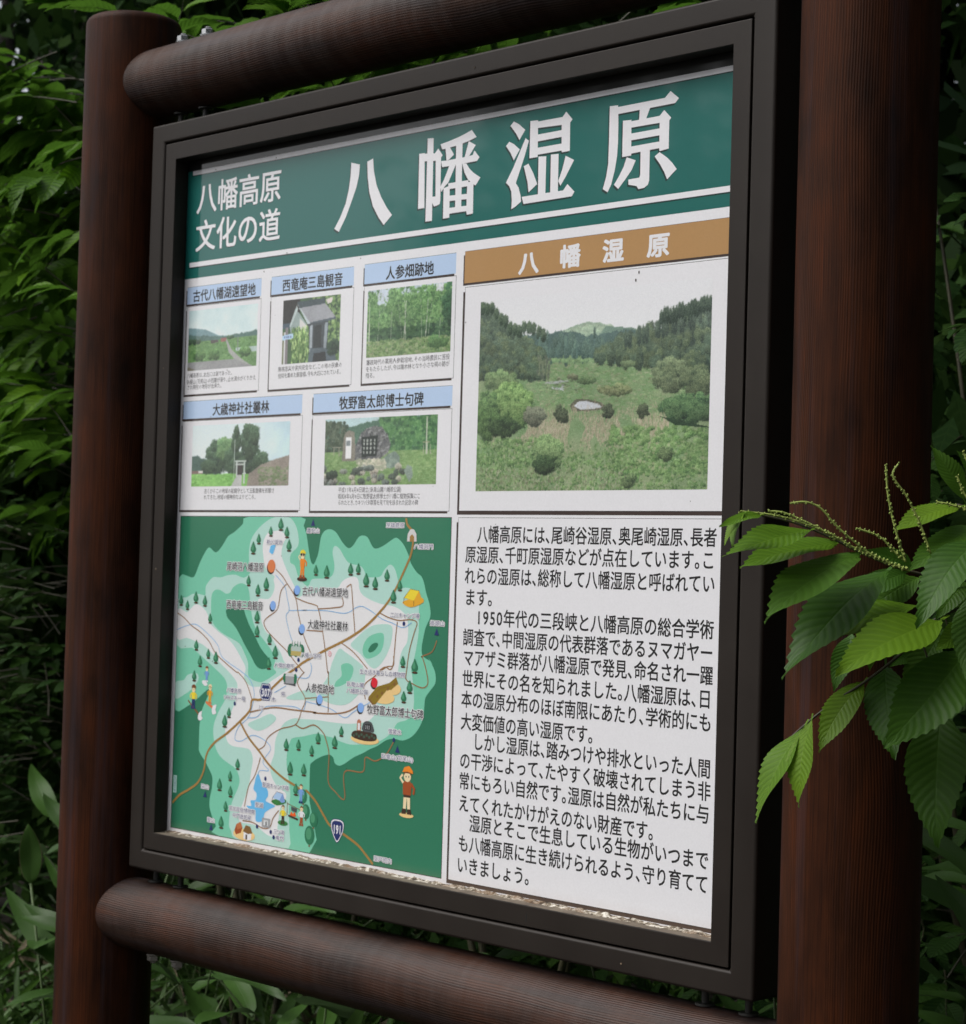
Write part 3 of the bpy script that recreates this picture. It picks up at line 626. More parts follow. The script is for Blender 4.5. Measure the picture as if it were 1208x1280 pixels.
def build_panel():
    pan = bpart(box('info_panel', -.5715, .5990, PANEL_Y, .0335, -.5420, .5600, PRINT))
    me = pan.data; ca = me.color_attributes.new('Col', 'FLOAT_COLOR', 'CORNER')
    ca.data.foreach_set('color', np.tile(np.array([*WHITE, 1], np.float32), len(me.loops)))
    X0, X1 = -571.3, 598
    p = Print()
    p.rect(X0, 351.2, X1, 559, 'teal', 1)
    p.rect(X0, 526.3, X1, 559, ink(14, 16, 16), 1.5); p.rect(-558, 519.4, X1, 526.4, 'white', 3); p.rect(-558.5, 517.8, X1, 520.2, ink(8, 45, 42), 2)
    p.rect(-559.8, 369.6, X1, 377.2, 'white', 3); p.rect(-560.3, 367.6, X1, 370.6, ink(8, 45, 42), 2)
    p.build('title_band', pan)
    for a_, b_ in ((0, 2), (2, 17), (17, 29), (29, len(TITLE_STROKES))):
        p = Print()
        for i, l in enumerate(TITLE_STROKES[a_:b_]):
            q = unpack(l); p.poly([(x - 2.0, y - 2.4) for x, y in q], ink(6, 40, 38), 3 + .04 * i); p.poly(q, 'white', 5 + .04 * i)
        p.build('title_character', pan)
    p = Print()
    for s, x0, x1, y in (('八幡高原', -544, -330.5, 479.5), ('文化の道', -544, -330.5, 418.5)):
        text(p, s, x0 - 1, x1 - 1, y - 1.2, 53, ink(6, 40, 38), 3, .014, 4); text(p, s, x0, x1, y, 53, 'white', 5, .014, 4)
    p.build('subtitle_lettering', pan)
    # headings, cards, photographs
    cards = [((-563, 309.4, -370.8, 337), (-562.2, 162.8, -370.4, 305)), ((-345.7, 309, -152.2, 336.6), (-345, 162.2, -151.6, 305.4)),
             ((-128.3, 308.5, 65.5, 337.4), (-127.2, 162, 66.3, 305)), ((-563.6, 123.4, -262.7, 151.7), (-563.8, -23.7, -261.2, 119.4)),
             ((-236.3, 123, 65.5, 151), (-236.3, -24.6, 65.5, 118.5)), ((83.2, 293, 598, 337.5), (86, -24, 598, 287))]
    for i, (h, c) in enumerate(cards):
        p = Print()
        p.rect(h[0] - 2.4, h[1] - 3.2, h[2] - 3, h[3] - 5, 'shadow', 1); p.rect(*h, 'brown' if i == 5 else 'blue', 2)
        p.rect(h[0], h[3], h[2], h[3] + .5, 'dgrey', 2)
        if i < 5: t = HEADS_TEXT[i]; text(p, t[0], t[1], t[2], t[3], 20.5, 'black', 4, .02)
        else:
            for t in BROWN_TEXT: text(p, t[0], t[1], t[2], t[3] - .5, 32, 'white', 4, .03)
        p.build('heading_strip', pan)
        p = Print()
        s = 3.4 if i < 5 else 5.6
        p.rect(c[0] - s * .75, c[1] - s, c[2] - s, c[3] - 6, 'shadow', 1); p.rect(c[0] - .6, c[1] - .6, c[2] + .6, c[3] + .6, 'black', 2); p.rect(*c, 'white', 3)
        p.build('photo_card', pan)
    p = Print()
    for i, t in enumerate(CAPS_TEXT): text(p, t[0], t[1], t[2], t[3], 8.6, ink(70, 70, 74), 4, .004, 1)
    p.build('caption_text', pan)['kind'] = 'stuff'
    p = Print(); c = (85.6, -534, 598, -34)
    p.rect(c[0] - 3.8, c[1] - 5.5, c[2], c[3] - 6, 'shadow', 1); p.rect(c[0] - .6, c[1] - .6, c[2], c[3] + .6, 'black', 2); p.rect(*c, 'white', 3)
    p.build('text_card', pan)
    p = Print()
    for t in BODY_TEXT: text(p, t[0], t[1], t[2], t[3], 25.2, 'black', 4, .016)
    p.build('body_text', pan)
    build_map(pan)
    pics = [(-555.8, 201.3, -377.4, 298.3, pic_valley), (-315, 199.8, -180.2, 298), (-119.3, 199.5, 59, 298), (-535.8, 14, -289.6, 112), (-206.3, 13.3, 37.5, 111.8), (117.5, 2.8, 525.8, 265.5)]
    for (b, fn, w, h) in zip(pics, (pic_valley, pic_shrine, pic_woods, pic_grove, pic_stone, pic_marsh), (170, 130, 170, 190, 190, 400), (94, 96, 94, 78, 78, 260)):
        photo(pan, b[:4], fn(w, h))
    # specks on the film
    rnd = random.Random(8); p = Print()
    for k in range(26):
        x, y = rnd.uniform(-560, 560), rnd.uniform(-520, 520); r = rnd.uniform(.4, 1.1)
        p.ell(x, y, r, r * rnd.uniform(.7, 1.6), 'shadow', 9, 7)
    for x, y in ((-497, 522), (-310, 371), (-365, 347), (-344, 522), (405, 282), (400, 272)): p.ell(x, y, 1.1, 2.2 if y < 300 else 1.1, 'shadow', 9, 8)
    p.build('speck_dirt', pan)['kind'] = 'stuff'

# ---- the printed photographs: painted dab by dab on a small grid
def photo(pan, b, A):
    h, w = A.shape[:2]; x = np.linspace(b[0], b[2], w + 1) / 1000; z = np.linspace(b[3], b[1], h + 1) / 1000
    V = np.zeros(((h + 1) * (w + 1), 3)); V[:, 0] = np.tile(x, h + 1); V[:, 1] = PANEL_Y - .00005 * 5; V[:, 2] = np.repeat(z, w + 1)
    i, j = np.meshgrid(np.arange(w), np.arange(h)); a = (j * (w + 1) + i).ravel()
    me = bpy.data.meshes.new('photo_print'); nf = w * h
    me.vertices.add(len(V)); me.vertices.foreach_set('co', V.ravel()); me.loops.add(nf * 4); me.polygons.add(nf)
    me.loops.foreach_set('vertex_index', np.stack([a, a + w + 1, a + w + 2, a + 1], 1).ravel())
    me.polygons.foreach_set('loop_start', np.arange(nf) * 4); me.update(calc_edges=True); me.materials.append(PRINT)
    ca = me.color_attributes.new('Col', 'FLOAT_COLOR', 'CORNER')
    C = A / 255.0; C = np.where(C <= .04045, C / 12.92, ((np.maximum(C, 0) + .055) / 1.055) ** 2.4) * K
    arr = np.ones((nf, 4, 4), np.float32); arr[:, :, :3] = np.clip(C, .003, .86).reshape(nf, 1, 3); ca.data.foreach_set('color', arr.ravel())
    o = bpy.data.objects.new('photo_print', me); COL.objects.link(o); o.parent = pan

class Pic:
    def __init__(s, w, h, seed): s.w, s.h = w, h; s.a = np.zeros((h, w, 3)); s.r = np.random.RandomState(seed); s.yy, s.xx = np.mgrid[0:h, 0:w] / np.array([h, w]).reshape(2, 1, 1)
    def fbm(s, sc, oct=4):
        o = np.zeros((s.h, s.w)); amp = 1; tot = 0
        for k in range(oct):
            gx, gy = max(2, int(sc * 2 ** k)) + 2, max(2, int(sc * 2 ** k * s.h / s.w)) + 2
            g = s.r.rand(gy, gx); X = s.xx * (gx - 1.001); Y = s.yy * (gy - 1.001); x0 = X.astype(int); y0 = Y.astype(int); fx = X - x0; fy = Y - y0
            fx = fx * fx * (3 - 2 * fx); fy = fy * fy * (3 - 2 * fy)
            o += amp * ((g[y0, x0] * (1 - fx) + g[y0, x0 + 1] * fx) * (1 - fy) + (g[y0 + 1, x0] * (1 - fx) + g[y0 + 1, x0 + 1] * fx) * fy); tot += amp; amp *= .55
        return o / tot
    def grad(s, top, bot, y0=0, y1=1):
        t = np.clip((s.yy - y0) / (y1 - y0), 0, 1)[..., None]; m = (s.yy >= y0) & (s.yy <= y1 + 1e-6)
        s.a[m] = (np.array(top) * (1 - t) + np.array(bot) * t)[m]
    def fill(s, m, c, var=10, sc=12):
        f = (s.fbm(sc, 4) - .5)[..., None] * 2 * var; s.a[m] = (np.array(c, float) + f * np.array([1, 1, .8]))[m]
    def ins(s, pts):
        m = np.zeros((s.h, s.w), bool); n = len(pts)
        for i in range(n):
            x1, y1 = pts[i]; x2, y2 = pts[(i + 1) % n]
            if y1 == y2: continue
            c = ((s.yy < max(y1, y2)) & (s.yy >= min(y1, y2))); xi = (s.yy - y1) * (x2 - x1) / (y2 - y1) + x1; m ^= c & (s.xx < xi)
        return m
    def poly(s, pts, c, var=6, sc=12): s.fill(s.ins(pts), c, var, sc)
    def under(s, pts, c, var=8, rag=0, sc=14):
        """fill below a skyline"""
        xs = [p[0] for p in pts]; ys = [p[1] for p in pts]; sk = np.interp(s.xx[0], xs, ys)
        if rag: sk = sk + rag * (s.fbm(30, 3)[0] - .5) * 2 + rag * .7 * (s.r.rand(s.w) - .5)
        m = (s.yy > sk[None, :]) & (s.xx >= xs[0]) & (s.xx <= xs[-1]); s.fill(m, c, var, sc); return m
    def dabs(s, reg, n, cols, r0, r1, asp=1.0, light=1.0, jit=12):
        """many leaf dabs; reg(rng)->(x,y) in 0..1"""
        for k in range(n):
            x, y = reg(s.r); r = s.r.uniform(r0, r1); rx, ry = r * s.w, r * s.w * asp
            x0, x1 = int(x * s.w - rx), int(x * s.w + rx) + 1; y0, y1 = int(y * s.h - ry), int(y * s.h + ry) + 1
            x0, y0 = max(0, x0), max(0, y0); x1, y1 = min(s.w, x1), min(s.h, y1)
            if x0 >= x1 or y0 >= y1: continue
            Y, X = np.mgrid[y0:y1, x0:x1]; d = ((X - x * s.w) / max(rx, .5)) ** 2 + ((Y - y * s.h) / max(ry, .5)) ** 2
            c = np.array(cols[s.r.randint(len(cols))], float) + s.r.uniform(-jit, jit); m = (d < 1)[..., None] * .8
            s.a[y0:y1, x0:x1] = s.a[y0:y1, x0:x1] * (1 - m) + c * m
    def clump(s, x, y, rx, ry, dark, mid, lite, edge=.9):
        x0, x1 = max(0, int((x - rx * 1.3) * s.w)), min(s.w, int((x + rx * 1.3) * s.w) + 2); y0, y1 = max(0, int((y - ry * 1.3) * s.h)), min(s.h, int((y + ry * 1.3) * s.h) + 2)
        if x0 >= x1 or y0 >= y1: return
        if not hasattr(s, 'hf'): s.hf = s.r.rand(s.h, s.w) * .55 + s.fbm(60, 2) * .9 - .7; s.h2 = s.r.rand(s.h, s.w) - .5
        X = (np.arange(x0, x1) / s.w - x)[None] / rx; Y = (np.arange(y0, y1) / s.h - y)[:, None] / ry; hf = s.hf[y0:y1, x0:x1]
        d = X * X + Y * Y + hf * edge; m = np.clip((1 - d) * 4, 0, 1)[..., None] * .92
        t = np.clip(.52 - .42 * Y - .16 * X + s.h2[y0:y1, x0:x1] * .7 + hf * .5, 0, 1)[..., None]
        D, Mi, L = (np.array(c, float) for c in (dark, mid, lite)); c = np.where(t < .5, D + (Mi - D) * t * 2, Mi + (L - Mi) * (t - .5) * 2)
        s.a[y0:y1, x0:x1] = s.a[y0:y1, x0:x1] * (1 - m) + c * m
    def bush(s, x, y, rx, ry, dark, mid, lite, n=160, r=.010):
        k = max(7, n // 7); q = []
        for i in range(k):
            a = s.r.uniform(0, 6.283); t = s.r.rand() ** .5 * .85; q.append((x + rx * t * math.cos(a), y + ry * t * math.sin(a)))
        q.sort(key=lambda v: v[1]); ar = s.w / s.h; D = np.array(dark) * .75; s.clump(x, y + ry * .15, rx * .9, ry * .8, D, dark, mid)
        for (cx, cy) in q:
            rr_ = r * s.r.uniform(1.5, 3.2); f = 1 - .25 * (cy - y) / ry; j = s.r.uniform(.88, 1.1) * f
            s.clump(cx, cy, min(rr_, rx * .6), min(rr_ * ar * .8, ry * .6), np.array(dark) * j, np.array(mid) * j, np.array(lite) * j)
    def woods(s, reg, n, r0, r1, tall, cols):
        q = sorted((reg(s.r) for _ in range(n)), key=lambda v: v[1])
        for x, y in q:
            rx = s.r.uniform(r0, r1); c = cols[s.r.randint(len(cols))]; j = s.r.uniform(.85, 1.15); s.clump(x, y, rx, rx * tall * s.w / s.h, np.array(c[0]) * j, np.array(c[1]) * j, np.array(c[2]) * j)
    def grain(s, v=7):
        lf = s.fbm(5, 3)[..., None] - .5; dk = (s.a.mean(2, keepdims=True) < 200); s.a *= 1 + lf * .22 * dk
        b = s.a.copy(); b[1:-1, 1:-1] = (s.a[1:-1, 1:-1] * 4 + s.a[:-2, 1:-1] + s.a[2:, 1:-1] + s.a[1:-1, :-2] + s.a[1:-1, 2:]) / 8; s.a = b
        gy = s.a.mean(2, keepdims=True); s.a = np.where(dk, (gy + (s.a - gy) * .78) * .94 + 14, s.a)
        s.a += s.r.normal(0, v, (s.h, s.w, 1)) * (.3 + .7 * dk); return np.clip(s.a, 4, 245)

def rr(x0, y0, x1, y1): return lambda R: (R.uniform(x0, x1), R.uniform(y0, y1))

def pic_marsh(w, h):
    p = Pic(w, h, 3); p.grad((216, 217, 221), (220, 224, 224), 0, .5)
    p.under([(.30, .20), (.36, .165), (.42, .14), (.47, .115), (.52, .095), (.58, .10), (.63, .12), (.70, .125), (.78, .16)], (132, 162, 136), 14)
    p.woods(lambda R: (lambda x: (x, np.interp(x, [.42, .52, .6, .7], [.15, .11, .11, .14]) + R.uniform(.005, .06)))(R.uniform(.42, .7)), 90, .010, .02, .6, [((104, 136, 110), (134, 164, 132), (160, 184, 150))])
    p.under([(.56, .2), (.6, .118), (.7, .125), (.8, .15)], (92, 128, 108), 10)
    p.under([(.20, .165), (.28, .175), (.34, .165), (.40, .14), (.46, .15), (.52, .17), (.60, .16), (.68, .14), (.75, .13)], (58, 90, 84), 12, .012, 30)
    # meadow: streaky grass
    f = p.fbm(7, 4); g = p.fbm(26, 3); yy = np.clip((p.yy - .27) / .73, 0, 1); m = p.yy > .275
    A, B, Cc = np.array([108, 146, 92.]), np.array([136, 152, 108.]), np.array([88, 132, 70.]); t1 = np.clip(f * 2.2 - .6, 0, 1)[..., None]; t2 = np.clip(g * 2 - .5, 0, 1)[..., None]
    c = A * (1 - t1) + B * t1; c = c * (1 - .45 * t2) + Cc * .45 * t2; p.a[m] = c[m]
    p.dabs(rr(.25, .30, 1, .62), 2600, [(112, 150, 88), (130, 154, 100), (98, 142, 80), (140, 150, 112), (120, 132, 92), (92, 134, 76)], .003, .010, .3)
    far = [((36, 64, 60), (52, 84, 76), (74, 106, 92)), ((42, 74, 66), (62, 96, 84), (84, 118, 98))]
    p.woods(lambda R: (R.uniform(.27, .74), .285 - abs(R.normal(0, .05))), 150, .006, .012, 3.0, far)
    p.woods(lambda R: (R.uniform(.34, .62), R.uniform(.295, .31)), 50, .006, .012, .7, [((74, 112, 70), (104, 144, 88), (128, 164, 102))])
    dk = [((28, 44, 36), (48, 70, 52), (78, 102, 70)), ((32, 52, 44), (56, 82, 62), (84, 110, 80)), ((38, 54, 38), (64, 86, 54), (96, 116, 74))]
    L = lambda R: (lambda x: (x, R.uniform(np.interp(x, [0, .05, .1, .14, .2, .27, .33], [.02, .04, .10, .14, .16, .22, .27]), .40)))(R.uniform(-.01, .33))
    Rr = lambda R: (lambda x: (x, R.uniform(np.interp(x, [.58, .66, .72, .8, .88, .95, 1.01], [.26, .19, .16, .12, .09, .05, .0]), np.interp(x, [.58, 1], [.29, .38]))))(R.uniform(.56, 1.01))
    p.poly([(0, .04), (.06, .06), (.14, .16), (.24, .22), (.31, .27), (.31, .4), (0, .42)], (40, 60, 46), 10, 40); p.poly([(1, .03), (.92, .09), (.8, .14), (.68, .19), (.6, .26), (.6, .29), (1, .38)], (36, 56, 46), 10, 40)
    p.woods(L, 330, .012, .026, .9, dk); p.woods(Rr, 360, .009, .020, 1.5, dk)
    for k in range(26):
        x = p.r.uniform(.66, 1.0); top = np.interp(x, [.66, .8, .9, 1.0], [.17, .11, .07, .01]); p.clump(x, top + .03, .008, .055, (26, 42, 36), (44, 66, 52), (70, 94, 70), .7)
    for k in range(14):
        x = p.r.uniform(.0, .2); top = np.interp(x, [0, .08, .2], [.0, .07, .15]); p.clump(x, top + .03, .016, .035, (30, 46, 36), (50, 74, 54), (80, 104, 72), .9)
    p.dabs(rr(.30, .285, .36, .40), 60, [(80, 92, 76), (100, 116, 84)], .002, .006, 2)
    # pools
    for l, c in (([(.455, .545), (.475, .512), (.53, .508), (.59, .528), (.61, .55), (.58, .57), (.52, .575), (.465, .572)], (84, 84, 66)), ([(.472, .548), (.487, .524), (.53, .519), (.58, .536), (.595, .552), (.565, .562), (.50, .566)], (186, 192, 200)),
                 ([(.36, .445), (.40, .448), (.43, .452), (.425, .462), (.38, .458)], (172, 180, 184)), ([(.33, .422), (.38, .414), (.44, .408), (.45, .414), (.40, .426), (.35, .43)], (160, 168, 168)), ([(.43, .43), (.42, .455), (.41, .45), (.42, .43)], (168, 176, 178))): p.poly(l, c, 8, 40)
    p.dabs(rr(.30, .40, .50, .47), 90, [(96, 112, 80), (118, 136, 92), (80, 92, 66)], .003, .008, .25)
    for a_, b_, c_, d_, *col in ((.64, .46, .078, .034, (56, 72, 44), (104, 120, 72), (140, 150, 98)), (.53, .408, .042, .018, (42, 70, 44), (72, 104, 60), (108, 138, 84)), (.695, .322, .028, .014, (46, 72, 50), (76, 104, 66), (108, 130, 84)), (.465, .39, .02, .014, (70, 84, 58), (100, 112, 78), (120, 128, 92))): p.bush(a_, b_, c_, d_, *col, n=260, r=.005)
    # reeds and dead grass
    bf = p.fbm(9, 3)
    for k in range(6500):
        x, y = p.r.uniform(.08, .86), p.r.normal(.69, .055)
        if bf[min(h - 1, int(y * h)), int(x * w)] < .42: continue
        i, j = int(x * w), int(y * h); l = p.r.randint(2, 7); c = np.array([(162, 152, 122), (178, 164, 136), (142, 140, 104), (150, 134, 112)][p.r.randint(4)]) + p.r.uniform(-12, 12); jj = slice(max(0, j - l), j); p.a[jj, i] = p.a[jj, i] * .35 + c * .65
    fg = [((52, 86, 44), (90, 134, 66), (124, 164, 90)), ((64, 96, 50), (104, 144, 76), (140, 172, 104)), ((40, 70, 38), (74, 118, 56), (108, 150, 78))]
    p.woods(lambda R: (R.uniform(.62, 1.0), R.uniform(.66, .92)), 420, .006, .016, .8, fg); p.woods(lambda R: (R.uniform(0, 1.0), R.uniform(.80, 1.02)), 500, .005, .013, .7, fg); p.woods(lambda R: (R.uniform(0, .35), R.uniform(.72, .86)), 200, .006, .014, .7, fg)
    p.dabs(rr(0, .74, 1, 1.0), 1800, [(104, 146, 78), (122, 158, 92), (88, 130, 66), (138, 150, 104), (72, 110, 58)], .002, .005, 1.1); p.dabs(rr(0, .88, .7, 1.0), 500, [(152, 156, 124), (130, 142, 100), (104, 112, 80)], .002, .004, 1.4)
    # shrubs at the sides
    rb = ((40, 56, 42), (78, 98, 66), (118, 138, 92)); p.bush(.86, .38, .07, .10, *rb, n=500, r=.007); p.bush(.96, .42, .06, .09, (34, 50, 38), (66, 86, 58), (104, 122, 80), 420, .007)
    p.bush(.93, .56, .12, .085, (22, 46, 32), (50, 86, 50), (88, 126, 72), 800, .007); p.poly([(.82, .60), (.90, .63), (1, .66), (1, .67), (.88, .65)], (30, 56, 34), 10)
    p.bush(.12, .42, .09, .06, (46, 74, 44), (82, 116, 66), (122, 152, 92), 500, .007); p.bush(.17, .55, .13, .14, (34, 64, 32), (80, 122, 56), (134, 172, 92), 1300, .007); p.bush(.05, .60, .07, .14, (24, 48, 28), (56, 94, 44), (98, 138, 70), 700, .007); p.bush(.14, .66, .09, .05, (18, 36, 22), (36, 62, 34), (66, 98, 50), 300, .006)
    p.bush(.29, .60, .06, .05, (52, 62, 50), (88, 98, 76), (122, 128, 102), 260, .006)
    for x, y in ((.405, .585), (.43, .60), (.62, .58), (.76, .57)): p.bush(x, y, .02, .042, (26, 38, 30), (50, 64, 44), (86, 100, 68), 120, .005)
    p.bush(.36, .80, .075, .11, (30, 52, 32), (76, 112, 60), (132, 164, 98), 1000, .006); p.bush(.34, .86, .06, .05, (16, 32, 20), (34, 58, 34), (66, 98, 52), 300, .006)
    for x, y in ((.71, .95), (.85, .80)): p.bush(x, y, .03, .045, (36, 54, 36), (70, 98, 56), (112, 138, 84), 150, .005)
    # the view was sketched as the slanted board shows it: straighten it onto the print
    k = 1.139; U = (np.arange(w) + .5)[None] / w; V = (np.arange(h) + .5)[:, None] / h; q = U * k / (1 + U * (k - 1)) + 0 * V; vo = (V * (812 + 113 * q) - 113 * q) / 812
    hz = (np.clip((.36 - p.yy) / .3, 0, 1) * .2)[..., None] * (p.a.mean(2, keepdims=True) < 185); p.a = p.a * (1 - hz) + np.array([168, 182, 176.]) * hz; A = p.a; sky_ = vo < .002; ix = np.clip((q * w).astype(int), 0, w - 1); iy = np.clip((vo * h).astype(int), 0, h - 1); p.a = A[iy, ix]; p.a[sky_] = (216, 217, 221)
    for x in np.arange(.01, .30, .022): p.clump(x, np.interp(x, [0, .05, .1, .2, .3], [.02, .05, .12, .17, .21]) + p.r.uniform(-.02, .015), .014, .035, (30, 46, 36), (50, 74, 54), (84, 108, 74), 1.0)
    for x in np.arange(.80, 1.0, .012): p.clump(x, np.interp(x, [.8, .9, 1.0], [.16, .135, .105]) + p.r.uniform(0, .02), .009, .045, (26, 42, 36), (44, 66, 52), (70, 94, 70), .7)
    return p.grain(6)

def pic_valley(w, h):
    p = Pic(w, h, 5); p.grad((196, 216, 218), (216, 228, 228), 0, .55); cl = p.fbm(4, 4)[..., None]; p.a += (cl - .5) * 46 * np.array([1, .6, .5])
    p.under([(0, .28), (.12, .30), (.25, .33), (.45, .45), (.7, .48), (1, .44)], (110, 152, 160), 6); p.under([(0, .40), (.3, .44), (.6, .47), (.85, .43), (1, .42)], (74, 112, 104), 8, .02)
    p.under([(0, .52), (1, .50)], (92, 142, 76), 12); p.dabs(rr(0, .53, 1, .9), 900, [(84, 138, 66), (112, 158, 84), (98, 148, 74), (70, 120, 60)], .006, .02, .35)
    for x in (.03, .09, .15): p.bush(x, .52, .035, .05, (34, 60, 46), (48, 78, 54), (66, 98, 64), 60, .010)
    p.poly([(.48, .50), (.56, .49), (.57, .55), (.48, .56)], (150, 90, 84), 8); p.poly([(.33, .52), (.44, .52), (.45, .56), (.33, .57)], (80, 74, 72), 6)
    p.bush(.62, .49, .06, .03, (46, 76, 56), (62, 98, 64), (86, 122, 80), 60, .010); p.poly([(.7, .68), (1, .68), (1, .76), (.8, .76), (.7, .72)], (158, 182, 176), 8)
    p.poly([(.55, .53), (.57, .53), (.64, .70), (.78, .86), (.95, 1), (.86, 1.0), (.7, .88), (.6, .74)], (150, 152, 150), 6)
    for x in (.12, .2, .36, .42, .8, .86): p.bush(x, .76, .05, .08, (40, 76, 40), (66, 112, 54), (96, 144, 70), 70, .011)
    p.poly([(0, .86), (.7, .86), (.82, .93), (.95, 1), (0, 1)], (136, 138, 140), 7); p.poly([(0, .93), (.15, 1.01), (0, 1.01)], (120, 116, 96), 6)
    p.poly([(.722, .5), (.73, .5), (.73, .72), (.722, .72)], (110, 118, 116), 3)
    return p.grain(6)

def pic_shrine(w, h):
    p = Pic(w, h, 7); p.grad((56, 96, 58), (58, 92, 56)); p.dabs(rr(.5, 0, 1, 1), 900, [(52, 86, 50), (84, 126, 62), (120, 160, 84), (40, 66, 44), (140, 172, 96)], .012, .034, .8)
    p.poly([(0, 0), (.30, 0), (.3, .35), (0, .42)], (34, 34, 32), 6); p.poly([(0, .36), (.2, .36), (.2, .44), (0, .44)], (54, 74, 92), 4); p.poly([(.74, .05), (.86, .02), (.85, .10), (.78, .12)], (200, 190, 186), 4)
    p.poly([(.12, .40), (.24, .16), (.44, .42), (.44, .74), (.18, .74)], (136, 158, 156), 8); p.poly([(.30, .3), (.42, .42), (.42, .7), (.30, .6)], (206, 206, 204), 6)
    p.poly([(.24, .04), (.72, .02), (.74, .12), (.28, .15)], (58, 76, 82), 6); p.poly([(.27, .14), (.74, .11), (.92, .33), (.48, .38)], (146, 150, 158), 7)
    p.poly([(.24, .06), (.28, .12), (.48, .38), (.48, .43), (.44, .41)], (178, 192, 198), 4); p.poly([(.24, .08), (.26, .16), (.14, .42), (.12, .40)], (178, 196, 196), 4); p.poly([(.48, .38), (.92, .33), (.93, .36), (.48, .43)], (70, 86, 96), 4)
    p.poly([(.42, .40), (.80, .38), (.78, .95), (.48, .95)], (56, 66, 72), 7); p.poly([(.48, .43), (.53, .42), (.53, .85), (.48, .85)], (150, 162, 172), 4); p.poly([(.74, .4), (.79, .4), (.77, .86), (.72, .86)], (132, 146, 156), 4); p.poly([(.55, .44), (.68, .43), (.68, .78), (.55, .78)], (38, 46, 48), 5)
    p.poly([(.5, .78), (.9, .80), (.95, 1), (.44, 1)], (72, 90, 100), 9); p.poly([(.56, .86), (.76, .85), (.78, 1), (.54, 1)], (34, 40, 42), 5); p.bush(.9, .78, .12, .14, (24, 44, 34), (34, 60, 44), (56, 88, 60), 120, .016)
    p.bush(.32, .72, .19, .26, (52, 92, 46), (98, 146, 66), (166, 200, 110), 480, .016); p.dabs(rr(.16, .45, .46, 1), 300, [(176, 208, 120), (88, 136, 62), (60, 100, 48)], .005, .012, 3.0)
    p.poly([(0, .5), (.03, .5), (.03, 1), (0, 1)], (112, 120, 84), 8); p.poly([(.05, .42), (.10, .42), (.10, 1), (.05, 1)], (120, 112, 118), 5); p.poly([(.03, .5), (.05, .5), (.05, 1), (.03, 1)], (210, 212, 214), 3); p.poly([(0, .545), (.19, .52), (.19, .60), (0, .62)], (176, 204, 232), 3)
    for x in (.03, .065, .10, .135): p.poly([(x, .56), (x + .022, .557), (x + .022, .59), (x, .593)], (90, 110, 160), 2)
    return p.grain(5)

def pic_woods(w, h):
    p = Pic(w, h, 9); p.grad((176, 196, 206), (96, 140, 84)); p.fill(p.yy > .12, (78, 122, 72), 24, 8)
    cols = [(72, 124, 62), (96, 150, 76), (118, 170, 92), (56, 100, 54), (84, 138, 68)]
    for x, y, rx, ry in ((.07, .35, .12, .4), (.33, .36, .13, .4), (.52, .34, .13, .38), (.72, .34, .16, .4), (.95, .36, .1, .42), (.2, .55, .1, .2), (.85, .45, .12, .3)): p.bush(x, y, rx, ry, *((48, 92, 52), (84, 136, 68), (122, 172, 96)), n=420, r=.012)
    p.dabs(rr(.0, .0, 1, .7), 900, cols, .006, .016, .8); p.bush(.96, .30, .07, .36, (28, 66, 44), (44, 90, 56), (66, 118, 70), 240, .012); p.dabs(rr(.13, .0, .24, .22), 60, [(190, 202, 214)], .008, .02, 1); p.dabs(rr(.82, 0, .9, .1), 20, [(206, 210, 216)], .008, .016, 1)
    p.dabs(rr(.05, .58, 1, .78), 500, [(28, 64, 40), (40, 82, 46), (54, 100, 52)], .012, .03, .5)
    for x, lean, t in ((.445, .01, .010), (.47, -.012, .008), (.43, -.03, .005), (.70, .012, .008), (.66, -.01, .006), (.73, .02, .005), (.13, .01, .005), (.29, 0, .006), (.86, .01, .005), (.02, 0, .012)):
        p.poly([(x + lean * 2, .2), (x + lean * 2 + t * .6, .2), (x + t, .82), (x, .82)], (176, 184, 164) if t > .007 else (140, 154, 128), 14, 60)
    p.dabs(rr(.2, .1, .85, .55), 260, cols, .006, .012, .8)
    p.dabs(rr(0, .76, 1, 1), 1300, [(120, 158, 84), (98, 142, 68), (140, 164, 104), (78, 118, 56), (134, 146, 100)], .008, .018, .6); p.bush(.85, .84, .13, .09, (40, 80, 40), (62, 108, 52), (90, 138, 68), 160, .012)
    return p.grain(6)

